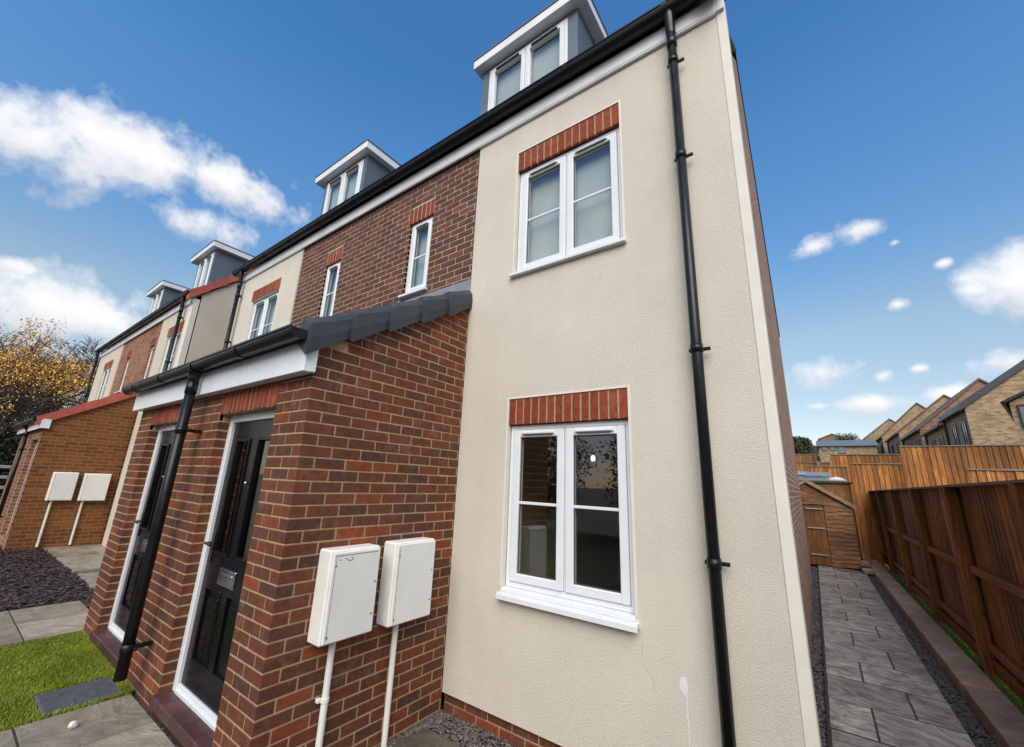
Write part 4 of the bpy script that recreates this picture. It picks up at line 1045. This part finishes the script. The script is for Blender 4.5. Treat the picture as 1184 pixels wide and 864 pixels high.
# single post and rubble by the shed
b = MB(); b.hexa([(.96, 11.0, -.05), (1.06, 11.0, -.05), (1.06, 11.08, -.05), (.96, 11.08, -.05), (.98, 11.0, 1.74), (1.1, 11.0, 1.86), (1.1, 11.08, 1.86), (.98, 11.08, 1.74)])
tag(obj('timber_post', b, 'post'), 'slanted top timber post standing between the shed and the long fence', 'post')
for i, (x, y, z, s, lb) in enumerate(((.93, 10.15, -.02, .11, 'brown stone block lying lowest at the end of the kerb'), (.90, 10.3, .12, .09, 'brown stone block stacked on another beside the shed corner'))):
    rr = random.Random(i + 20); b = MB(); b.cbox(x - s, x + s, y - s, y + s, z, z + .13, .03); b.v = [(p[0] + rr.uniform(-.015, .015), p[1] + rr.uniform(-.015, .015), p[2] + rr.uniform(-.006, .006)) for p in b.v]
    tag(obj('stone_block', b, 'kerb'), lb, 'stone')

# ================================================================== shed
def shed():
    Y = 10.5; xl, xr = -.90, .84; ze, zp, xc = 1.50, 2.07, -.02
    h = thing('garden_shed', 'brown wooden garden shed with pitched roof at the end of the wet path', 'shed', (0, Y, 0))
    prof = lambda x: zp - (zp - ze) * abs(x - xc) / (.86)
    b = MB(); x = xl; rr = random.Random(4)
    while x < .27:
        e = x + .098; j = rr.uniform(0, .006); b.hexa([(x, Y - j, .03), (e - .004, Y - j + .003, .03), (e - .004, Y + .03, .03), (x, Y + .03, .03), (x, Y - j, 1.47), (e - .004, Y - j + .003, 1.47), (e - .004, Y + .03, 1.47), (x, Y + .03, 1.47)]); x += .098
    obj('board_front', b, 'shed', h)
    b = MB(); z = .03; k = 0      # waney edge horizontal boards
    while z < 1.44:
        n = 18; pts = []
        ph = rr.random() * 9; am = rr.uniform(.012, .022)
        for i in range(n + 1):
            u = .29 + (xr - .29) * i / n; pts.append((u, Y - .028, z + am * math.sin(u * 8 + ph) + .008 * math.sin(u * 19 + ph * 2)))
        top_ = [(p[0], Y - .004, z + .125) for p in pts]
        b0 = len(b.v)
        for i in range(n + 1):
            b.v += [pts[i], (pts[i][0], Y - .006, pts[i][2]), (top_[i][0], Y + .004, top_[i][2]), (top_[i][0], Y - .010, top_[i][2])]
        for i in range(n):
            for q in range(4):
                b.f.append((b0 + i * 4 + q, b0 + i * 4 + (q + 1) % 4, b0 + i * 4 + 4 + (q + 1) % 4, b0 + i * 4 + 4 + q)); b.mi.append(0)
        b.f += [(b0, b0 + 1, b0 + 2, b0 + 3), (b0 + 4 * n + 3, b0 + 4 * n + 2, b0 + 4 * n + 1, b0 + 4 * n)]; b.mi += [0, 0]
        z += .098; k += 1
    obj('waney_boards', b, 'shed_h', h)
    b = MB(); b.prism([(xl, Y + .03, 0), (xr, Y + .03, 0), (xr, Y + .03, ze), (xc, Y + .03, zp - .03), (xl, Y + .03, ze)], (0, 2.0, 0)); obj('shed_body', b, 'shed', h)
    b = MB(); b.prism([(xl + .02, Y + .0, 1.47), (xr - .02, Y, 1.47), (xc, Y, zp - .06)], (0, .029, 0)); obj('gable_board', b, 'shed_h', h)
    b = MB()
    for s_, xe in ((-1, xl - .06), (1, xr + .08)):
        ze_ = prof(xe); b.hexa([(xc, Y - .06, zp - .02), (xe, Y - .06, ze_ - .02), (xe, Y + 2.1, ze_ - .02), (xc, Y + 2.1, zp - .02), (xc, Y - .06, zp + .012), (xe, Y - .06, ze_ + .012), (xe, Y + 2.1, ze_ + .012), (xc, Y + 2.1, zp + .012)])
    obj('roof', b, 'felt', h)
    b = MB()
    for xe in (xl - .07, xr + .09):
        ze_ = prof(xe); b.prism([(xc, Y - .063, zp - .085), (xe, Y - .063, ze_ - .085), (xe, Y - .063, ze_ + .015), (xc, Y - .063, zp + .015)], (0, -.02, 0))
    obj('verge_board', b, 'verge', h)
    b = MB(); b.cbox(xl, xr, Y - .03, Y - .008, 1.45, 1.475, .003); obj('head_rail', b, 'verge', h)
    for z in (1.33, .87, .25):
        b = MB(); b.cbox(-.10, .27, Y - .04, Y - .029, z, z + .028, .003); obj('hinge_strap', b, 'pale_wood', h)
shed()
def store():
    h = thing('garden_store', 'low flat roofed timber store just behind the shed', 'shed', (.2, 12.0, 0))
    b = MB(); b.cbox(-.5, 1.0, 12.6, 13.4, -.1, 2.02, .01); obj('wall', b, 'fence', h)
    b = MB(); b.cbox(-.55, 1.05, 12.55, 13.45, 2.021, 2.06, .005); obj('roof', b, 'felt', h)
store()
b = MB(); b.cbox(-.25, .56, 12.65, 13.3, 2.062, 2.24, .03); b.cbox(-.05, .50, 12.62, 12.66, 2.20, 2.24, .01)
b.hexa([(-.22, 12.62, 2.24), (.60, 12.62, 2.24), (.60, 13.3, 2.34), (-.22, 13.3, 2.36), (-.22, 12.62, 2.26), (.60, 12.62, 2.26), (.60, 13.3, 2.36), (-.22, 13.3, 2.38)])
tag(obj('plastic_sheeting', b, 'sheet'), 'stack of grey plastic sheets lying behind the shed roof peak', 'sheeting')
b = MB(); b.tube([(.50, 12.7, 2.10), (.56, 12.7, 2.12), (.70, 12.7, 2.14), (.85, 12.7, 2.12), (.95, 12.7, 2.09)], [.02, .06, .075, .055, .01], 14)
tag(obj('plastic_tub', b, 'white_plastic', smooth=True), 'rounded white plastic tub lid resting right of the grey sheets', 'tub')

# ================================================================== far houses on the right
def far_house(label, x0, y0, y1, ze, w, zr, wall='buff_brick', roof='dark_roof', wins=(), gwins=(), group='houses beyond the fences', thin=.16, rot=0):
    h = thing('brick_house', label, 'house', (x0, y0, 0), group); zb = terrain(0, y0) - .3
    xm = x0 + w / 2; b = MB()
    b.prism([(x0, y0, zb), (x0 + w, y0, zb), (x0 + w, y0, ze), (xm, y0, zr), (x0, y0, ze)], (0, y1 - y0, 0)); obj('wall', b, wall, h, uv=True)
    b = MB(); o = .22 if not rot else .10; sl = (zr - ze) / (w / 2)
    for s_ in (-1, 1):
        xe = xm + s_ * (w / 2 + o); zz = ze - sl * o
        b.hexa([(xm, y0 - .12, zr + .03), (xe, y0 - .12, zz + .03), (xe, y1 + .02, zz + .03), (xm, y1 + .02, zr + .03), (xm, y0 - .12, zr + .03 + thin), (xe, y0 - .12, zz + .03 + thin), (xe, y1 + .02, zz + .03 + thin), (xm, y1 + .02, zr + .03 + thin)])
    r = obj('roof', b, roof, h)
    b = MB(); b.tube([(x0 - o - .02, y0 - .1, ze - sl * o + .05), (x0 - o - .02, y1, ze - sl * o + .05)], .07, 8); obj('gutter', b, 'black_pvc', h)
    b = MB(); b.tube([(x0 - .08, y1 - .25, ze - .1), (x0 - .08, y1 - .25, zb)], .06, 8); obj('downpipe', b, 'black_pvc', h)
    for (ya, yb, za, zb_) in wins:
        f = MB(); t = .07
        for q in ((ya, ya + t, za, zb_), (yb - t, yb, za, zb_), (ya + t, yb - t, za, za + t), (ya + t, yb - t, zb_ - t, zb_)): f.box(x0 - .05, x0 + .02, q[0], q[1], q[2], q[3])
        f.box(x0 - .04, x0 + .02, (ya + yb) / 2 - .03, (ya + yb) / 2 + .03, za + t, zb_ - t)
        fo = obj('window', f, 'dark_trim', h); p = MB(); p.box(x0 - .02, x0 - .004, ya + t, yb - t, za + t, zb_ - t); obj('pane', p, 'pale_pane', fo)
    for (xa, xb, za, zb_) in gwins:
        f = MB(); t = .05
        for q in ((xa, xa + t, za, zb_), (xb - t, xb, za, zb_), (xa + t, xb - t, za, za + t), (xa + t, xb - t, zb_ - t, zb_)): f.box(q[0], q[1], y0 - .04, y0 + .02, q[2], q[3])
        fo = obj('window', f, 'dark_trim', h); p = MB(); p.box(xa + t, xb - t, y0 - .02, y0 - .004, za + t, zb_ - t); obj('pane', p, 'pale_pane', fo)
    h.rotation_euler.z = R(rot)
    return h
far_house('buff brick house at the right edge with a dark window in its gable', 5.84, 18, 24, 4.95, 6.5, 6.7, gwins=[(5.98, 6.6, 4.08, 4.85)], thin=.1, rot=-17)
far_house('big buff brick house with plain gable and glossy black roof, tallest on the right', 7.2, 29, 33.6, 6.5, 8.4, 9.78, wins=[(29.4, 30.3, 4.6, 5.9), (31.3, 32.2, 4.6, 5.9)], thin=.34)
far_house('dull red brick house joined behind the big black roofed one', 7.3, 34.5, 40, 6.35, 7.8, 9.4, wall='buff_brick', roof='brown_roof', wins=[(35.2, 36.2, 4.4, 5.7), (37.6, 38.6, 4.4, 5.7)])
far_house('pinkish brick house, third along the far row', 7.35, 42, 50, 7.0, 7.6, 10.5, wall='pink_far', roof='brown_roof', wins=[(43, 44.2, 4.8, 6.3), (46, 47.2, 4.8, 6.3), (48, 49, 4.8, 6.3)])
far_house('buff house with a thin brown roof edge, fourth along the far row', 7.4, 52, 60, 7.9, 7.4, 11.2, roof='brown_roof', wins=[(53, 54.3, 5.6, 7.1), (56.5, 57.8, 5.6, 7.1)])
far_house('small buff house, fifth along the far row', 7.3, 63, 71, 8.7, 7.2, 12.4, roof='brown_roof', wins=[(64, 65.5, 6.2, 7.8), (68, 69.5, 6.2, 7.8)])
far_house('farthest house of the row with a grey slate roof', 6.6, 74, 82, 9.6, 6.0, 12.2, roof='slate', wins=[(75, 76.5, 7.2, 8.6)])

def low_building():
    h = thing('low_building', 'long low pale building with a slate blue roof in the far distance', 'building', (3, 60, 0), None)
    b = MB(); b.box(1.0, 6.4, 60.3, 66, 1.5, 7.42); obj('wall', b, 'buff_brick', h, uv=True)
    b = MB(); b.hexa([(.85, 60, 7.38), (6.6, 60, 7.38), (6.6, 63.2, 8.3), (.85, 63.2, 8.3), (.85, 60, 7.46), (6.6, 60, 7.46), (6.6, 63.2, 8.38), (.85, 63.2, 8.38)])
    b.hexa([(.85, 66.3, 7.38), (.85, 63.2, 8.3), (6.6, 63.2, 8.3), (6.6, 66.3, 7.38), (.85, 66.3, 7.46), (.85, 63.2, 8.38), (6.6, 63.2, 8.38), (6.6, 66.3, 7.46)])
    obj('roof', b, 'slate', h)
    for x, w, z0, z1 in ((1.35, .45, 6.9, 7.3), (2.1, .5, 6.9, 7.3), (2.9, .6, 6.55, 7.3)):
        f = MB(); f.box(x - .03, x + w + .03, 60.24, 60.31, z0 - .03, z1 + .03); fo = obj('window', f, 'dark_trim', h)
        p = MB(); p.box(x, x + w, 60.225, 60.238, z0, z1); obj('pane', p, 'pale_pane', fo)
low_building()
far_house('reddish roofed house peeping above the slate blue roof', 1.6, 80, 86, 10.3, 3.2, 11.0, wall='pink_far', roof='brown_roof')
far_house('dark roofed bungalow half hidden by the hedge beside the house gable', -3.6, 70, 76, 8.6, 3.9, 9.6, wall='pink_far', roof='dark_roof')

# ================================================================== trees
def tree(name, label, loc, h, spread, depth, leaf=None, nleaf=0, leafsize=.08, seed=1, trunk_r=.16, cat='tree', group=None, lean=(0, 0), base=.25, twigmat='trunk', ldown=0, angle=.55, forks=(2, 4), crownmin=0.0, minr=.004):
    rr = random.Random(seed); t = thing(name, label, cat, loc, group)
    wood = MB(); twigs = MB(); tips = []
    L0 = Vector(loc)
    def grow(p, d, ln, r, lv):
        n = 3 if lv < 3 else 2; pts = [p]; rad = [r]; q = p; dd = d.copy()
        for i in range(n):
            dd = (dd + Vector((rr.gauss(0, .10), rr.gauss(0, .10), rr.gauss(.03, .06)))).normalized(); q = q + dd * ln / n; pts.append(q); rad.append(max(minr, r * (1 - .4 * (i + 1) / n)))
        (wood if lv < 2 else twigs).tube(pts, rad, 6 if lv < 2 else 4 if lv < 3 else 3, cap=False)
        if lv >= depth - 2: tips.extend((pts[-1], pts[1]))
        if lv >= depth: return
        k = rr.randint(*forks) if lv else forks[1] + 1
        for i in range(k):
            a = rr.random() * 6.28; perp = dd.orthogonal().normalized(); perp.rotate(Matrix.Rotation(a, 3, dd))
            an = rr.uniform(angle * .6, angle * 1.4); nd = (dd * math.cos(an) + perp * math.sin(an) * spread).normalized(); nd.z = nd.z * .9 + .06
            u = rr.uniform(.45, 1) if i else 1.0
            st = p.lerp(q, u) if u < 1 else q
            grow(st, nd, ln * rr.uniform(.58, .82), max(minr, r * rr.uniform(.45, .62)), lv + 1)
    grow(L0, Vector((lean[0], lean[1], 1)).normalized(), h * base, trunk_r, 0)
    obj('trunk', wood, 'trunk', t); obj('branches', twigs, twigmat, t)
    if leaf:
        c = MB()
        if nleaf and tips:
            for _ in range(nleaf):
                p = rr.choice(tips) + Vector((rr.gauss(0, .22), rr.gauss(0, .22), rr.gauss(-ldown, .18)))
                s = leafsize * rr.uniform(.6, 1.3); u = Vector((rr.gauss(0, 1), rr.gauss(0, 1), rr.gauss(0, 1))).normalized(); v = u.orthogonal().normalized() * s * .6; u = u * s
                c.face([p - u, p + v, p + u, p - v])
        obj('crown', c, leaf, t)
    return t
def bush(name, label, cx, cy, z0, rx, ry, h, leaf, n, size, seed, cat='bush', group=None):
    rr = random.Random(seed); t = thing(name, label, cat, (cx, cy, z0), group)
    lobes = []
    for i in range(max(16, int(13 * h / min(rx, ry)))):
        a = rr.random() * 6.28; u = rr.random() ** .5 * .75; zz = rr.uniform(.15, .85); sc = (1 - abs(zz - .45)) 
        lobes.append(Vector((cx + math.cos(a) * rx * u * sc, cy + math.sin(a) * ry * u * sc, z0 + h * zz)))
    c = MB(); r = min(rx, ry, h) * .45
    for _ in range(n):
        l = rr.choice(lobes); d = Vector((rr.gauss(0, 1), rr.gauss(0, 1), rr.gauss(0, 1))).normalized() * r * rr.random() ** .35 * rr.uniform(.7, 1.25)
        p = l + d; s = size * rr.uniform(.5, 1.4); u = Vector((rr.gauss(0, 1), rr.gauss(0, 1), rr.gauss(0, 1))).normalized(); v = u.orthogonal().normalized() * s * .6; u = u * s
        c.face([p - u, p + v, p + u, p - v])
    obj('crown', c, leaf, t)
    w = MB()
    for l in lobes: w.tube([(cx, cy, z0), tuple((Vector((cx, cy, z0)) + l) / 2 + Vector((0, 0, .1))), tuple(l)], [.06, .04, .015], 5)
    obj('stems', w, 'trunk', t)
    return t

tree('autumn_tree', 'tree with golden autumn leaves at the left edge', (-33, -3.5, -.1), 16.0, 1.15, 6, 'leaf_gold', 12000, .058, seed=12, trunk_r=.2, base=.24, ldown=.1, angle=.62)
for i, (x, y, hh, sd, lb) in enumerate(((-38, -.6, 15, 21, 'bare brown tree just right of the golden one'), (-37, 1.6, 15.5, 33, 'bare brown tree in the middle of the thicket'), (-39, 3.6, 17, 45, 'tall bare tree touching the end of the house row'), (-36, .6, 11, 51, 'shorter bare bushy tree low in the thicket'), (-40, 5.6, 16, 57, 'bare tree mostly behind the end house'), (-42, -3.5, 14, 63, 'bare tree behind the golden leaves'), (-34.5, -1.7, 9.5, 66, 'low leafless tree tangled under the golden one'))):
    tree('bare_tree', lb, (x, y, -.1), hh, 1.0, 7, None, seed=sd, trunk_r=.13, group='bare trees past the end of the row', base=.22, twigmat='twig', angle=.5, forks=(2, 4), minr=.013)
bush('evergreen_bush', 'dark evergreen bush under the golden tree', -29, -2.9, 0, 2.4, 1.7, 4.6, 'leaf_dark', 9000, .12, 3)
bush('evergreen_bush', 'rounded dark bush right behind the far porch gutter', -36, .3, 0, 2.5, 2.4, 3.6, 'leaf_grey', 9000, .13, 4)
bush('evergreen_bush', 'broad dark undergrowth along the far left background', -41, 2.5, 0, 3.0, 5, 3.2, 'leaf_grey', 9000, .14, 6)
# far back trees
bush('dense_hedge', 'tall dark hedge in the distance beside the house gable', -1.1, 58, 1.7, 1.9, 1.4, 7.3, 'leaf_dark', 14000, .16, 7, 'hedge')
bush('round_tree', 'round grey green tree above the slate blue roof', 4.9, 78, 3, 1.9, 1.9, 8.6, 'leaf_grey', 9000, .16, 8, 'tree')
bush('round_tree', 'low smudge of grey trees left of the slate blue roof', .6, 90, 3, 1.5, 2.0, 8.0, 'leaf_grey', 6000, .17, 9, 'tree')
# pale post and rail fence at the far left
f = thing('rail_fence', 'pale grey post and rail fence at the far left edge', 'fence', (-26, -3, 0))
for z in (.45, .85, 1.25):
    b = MB(); b.cbox(-26.03, -25.99, -6, .6, z + .2, z + .32, .01); obj('rail', b, 'pale_wood', f)
for y in (-5, -3.4, -1.8, -.2):
    b = MB(); b.cbox(-26.12, -26.03, y, y + .1, -.1, 1.7, .01); obj('post', b, 'pale_wood', f)

# trees behind the viewer: they show as dark reflections in the ground floor panes
for i, (x, y, rx, h_, lb) in enumerate(((-9.5, -12, 2.6, 5.8, 'dark garden tree across the street, reflected in the left pane'), (-4.0, -13, 2.8, 5.4, 'dark garden tree across the street, reflected between the panes'), (1.2, -12.5, 2.8, 6.0, 'dark garden tree across the street, reflected in the right pane'), (6.5, -12.5, 2.8, 5.4, 'dark garden tree across the street, rightmost of the reflected trees'))):
    bush('garden_tree', lb, x, y, -.1, rx, 2.2, h_, 'leaf_dark', 16000, .07, 30 + i, 'tree', 'trees across the street reflected in the windows')

# ================================================================== camera
f_px = 472.2; yaw, pitch, roll = .633, .260, .040
fwd = Vector((-math.sin(yaw) * math.cos(pitch), math.cos(yaw) * math.cos(pitch), math.sin(pitch))); rt = Vector((math.cos(yaw), math.sin(yaw), 0)); up = rt.cross(fwd)
Rv = rt * math.cos(roll) + up * math.sin(roll); Uv = -rt * math.sin(roll) + up * math.cos(roll)
cam = bpy.data.cameras.new('camera'); co = bpy.data.objects.new('camera', cam); COL.objects.link(co)
mw = Matrix((Rv, Uv, -fwd)).transposed().to_4x4(); mw.translation = Vector((.2, -2.821, 1.693)); co.matrix_world = mw
cam.sensor_width = 36; cam.sensor_fit = 'HORIZONTAL'; cam.lens = f_px / 1184 * 36; cam.clip_end = 1500; cam.clip_start = .02
S.camera = co

# ================================================================== world: sky with clouds
SUN_EL, SUN_AZ = 42, 152      # azimuth clockwise from +Y (north)
w = bpy.data.worlds.new('World'); S.world = w; w.use_nodes = True; nt = w.node_tree; nt.nodes.clear()
wo = nt.nodes.new('ShaderNodeOutputWorld'); bg = nt.nodes.new('ShaderNodeBackground'); bg.inputs[1].default_value = .12
sky = nt.nodes.new('ShaderNodeTexSky'); sky.sky_type = 'NISHITA'; sky.sun_disc = False; sky.sun_elevation = R(SUN_EL); sky.sun_rotation = R(SUN_AZ)
sky.air_density = 1.0; sky.dust_density = .3; sky.ozone_density = 4.5
tc = nt.nodes.new('ShaderNodeTexCoord'); D_ = tc.outputs['Generated']
def dirpx(x, y): return (fwd + Rv * (x - 592) / f_px - Uv * (y - 432) / f_px).normalized()
# (px, py, half width px, half height px, strength) used only to find each cloud's direction and angular size
CL = [(45, 160, 105, 62, 1.1), (140, 172, 110, 60, 1.1), (260, 215, 105, 42, 1), (235, 258, 75, 30, .9), (70, 360, 140, 44, 1.1), (-60, 340, 90, 50, 1), (15, 308, 40, 14, .6), (150, 385, 60, 18, .6),
      (1000, 264, 34, 18, .8), (936, 288, 32, 15, .7), (1035, 281, 12, 6, .35), (1040, 352, 18, 11, .6), (1185, 330, 92, 46, 1.1), (950, 432, 56, 24, 1), (1175, 418, 66, 22, .9), (1062, 427, 17, 8, .5), (1020, 436, 18, 10, .25), (1000, 468, 62, 14, .8), (1110, 455, 44, 14, .8), (945, 470, 30, 8, .4), (1090, 305, 14, 8, .3), (-250, 250, 160, 60, 1), (1400, 300, 160, 70, 1), (1500, 450, 140, 40, 1), (-500, 380, 260, 60, 1)]
FILL_CLOUDS = [((.2, -1, .55), .75, .35), ((-.55, -1, .5), .45, .25), ((1, -.6, .5), .6, .25), ((.1, -.45, 1), .5, .3), ((.9, -1, .15), .5, .12), ((-.7, -1, .18), .6, .12)]   # unseen clouds behind viewer, added as fill light: direction, half width, half height (radians)
nz = N(nt, 'ShaderNodeTexNoise'); nz.inputs['Scale'].default_value = 5.5; nz.inputs['Detail'].default_value = 10; nz.inputs['Roughness'].default_value = .58; L(nt, D_, nz.inputs['Vector'])
nz2 = N(nt, 'ShaderNodeTexNoise'); nz2.inputs['Scale'].default_value = 16; nz2.inputs['Detail'].default_value = 8; nz2.inputs['Roughness'].default_value = .6; L(nt, D_, nz2.inputs['Vector'])
def vdot(vec):
    n = N(nt, 'ShaderNodeVectorMath', operation='DOT_PRODUCT'); L(nt, D_, n.inputs[0]); n.inputs[1].default_value = vec; return n.outputs['Value']
def mth(op, a, b=None, c=None, clamp=False):
    n = N(nt, 'ShaderNodeMath', operation=op, use_clamp=clamp)
    for i, v in enumerate((a, b, c)):
        if v is None: continue
        if isinstance(v, (int, float)): n.inputs[i].default_value = v
        else: L(nt, v, n.inputs[i])
    return n.outputs[0]
best = None; shade = None
ALL = []
for (px, py, hw, hh, st) in CL:
    c = dirpx(px, py); ALL.append((c, max(.01, math.acos(min(1, c.dot(dirpx(px + hw, py))))), max(.008, math.acos(min(1, c.dot(dirpx(px, py - hh))))), st))
for dv, a_, b_ in FILL_CLOUDS: ALL.append((Vector(dv).normalized(), a_, b_, 1))
for (c, a, b_, st) in ALL:
    # local horizontal / vertical tangents on the sky
    tx = Vector((0, 0, 1)).cross(c); tx.normalize(); tx = -tx; ty = tx.cross(c).normalized()
    if ty.z < 0: ty = -ty
    u = mth('MULTIPLY', vdot(tx), 1 / a); v = mth('MULTIPLY', vdot(ty), 1 / b_); q = mth('ADD', mth('MULTIPLY', u, u), mth('MULTIPLY', v, v))
    front = mth('GREATER_THAN', vdot(c), 0.0)
    val = mth('MULTIPLY', mth('SUBTRACT', 1.25 * (.6 + .4 * min(st, 1)), mth('SQRT', q)), front) if False else mth('SUBTRACT', mth('MULTIPLY', front, 5.0), mth('SUBTRACT', mth('ADD', mth('SQRT', q), 5.0), 1.0 * (.7 + .3 * st)))
    hgt = mth('MULTIPLY_ADD', v, .5, .5)
    wgt = mth('POWER', 2.718, mth('MULTIPLY', val, 5.0)); wh = mth('MULTIPLY', wgt, hgt)
    if best is None: best = val; sw, swh = wgt, wh
    else: best = mth('MAXIMUM', best, val); sw = mth('ADD', sw, wgt); swh = mth('ADD', swh, wh)
shade = mth('DIVIDE', swh, mth('ADD', sw, 1e-6))
dens = mth('ADD', mth('MULTIPLY_ADD', nz.outputs['Fac'], 1.7, -.85), mth('MULTIPLY_ADD', nz2.outputs['Fac'], 2.1, -1.05)); dens = mth('ADD', dens, best)
fac = ramp(nt, dens, [(-.0, g(0)), (.3, g(.35)), (.62, g(.8)), (1.0, g(.97))])
cc = mth('ADD', mth('MULTIPLY', shade, .75), mth('MULTIPLY', nz2.outputs['Fac'], .35))
ccol = ramp(nt, cc, [(.15, (3.3, 3.45, 3.7)), (.62, (5.5, 5.5, 5.55))])
hs = N(nt, 'ShaderNodeHueSaturation'); hs.inputs['Saturation'].default_value = 1.0; hs.inputs['Value'].default_value = 1.0; L(nt, sky.outputs[0], hs.inputs['Color'])
SKYMUL = (1.0, 1.0, 1.0)
sepz = N(nt, 'ShaderNodeSeparateXYZ'); L(nt, D_, sepz.inputs[0])
grade = ramp(nt, sepz.outputs[2], [(.0, (.95, .74, .62)), (.15, (1.12, .88, .69)), (.31, (1.30, 1.12, .84)), (.448, (.88, 1.10, 1.07)), (.646, (.68, 1.12, 1.24)), (.76, (.52, 1.0, 1.19))])
sk = mixc(nt, 1, hs.outputs[0], grade, 'MULTIPLY')
fin = mixc(nt, fac, sk, ccol)
L(nt, fin, bg.inputs[0]); L(nt, bg.outputs[0], wo.inputs[0])

sun = bpy.data.lights.new('sun', 'SUN'); sun.energy = 2.5; sun.angle = R(50); sun.color = (1, .93, .83)
so = bpy.data.objects.new('sun', sun); COL.objects.link(so)
az = R(SUN_AZ); d = Vector((math.sin(az) * math.cos(R(SUN_EL)), math.cos(az) * math.cos(R(SUN_EL)), math.sin(R(SUN_EL))))
so.rotation_euler = (-d).to_track_quat('-Z', 'Y').to_euler(); so.location = (0, -5, 20)

S.view_settings.view_transform = 'Standard'; S.view_settings.look = 'None'; S.view_settings.gamma = 1; S.view_settings.exposure = 0.65
S.render.engine = 'CYCLES'; S.cycles.max_bounces = 7; S.cycles.transparent_max_bounces = 12
S.render.resolution_x = 1024; S.render.resolution_y = 747
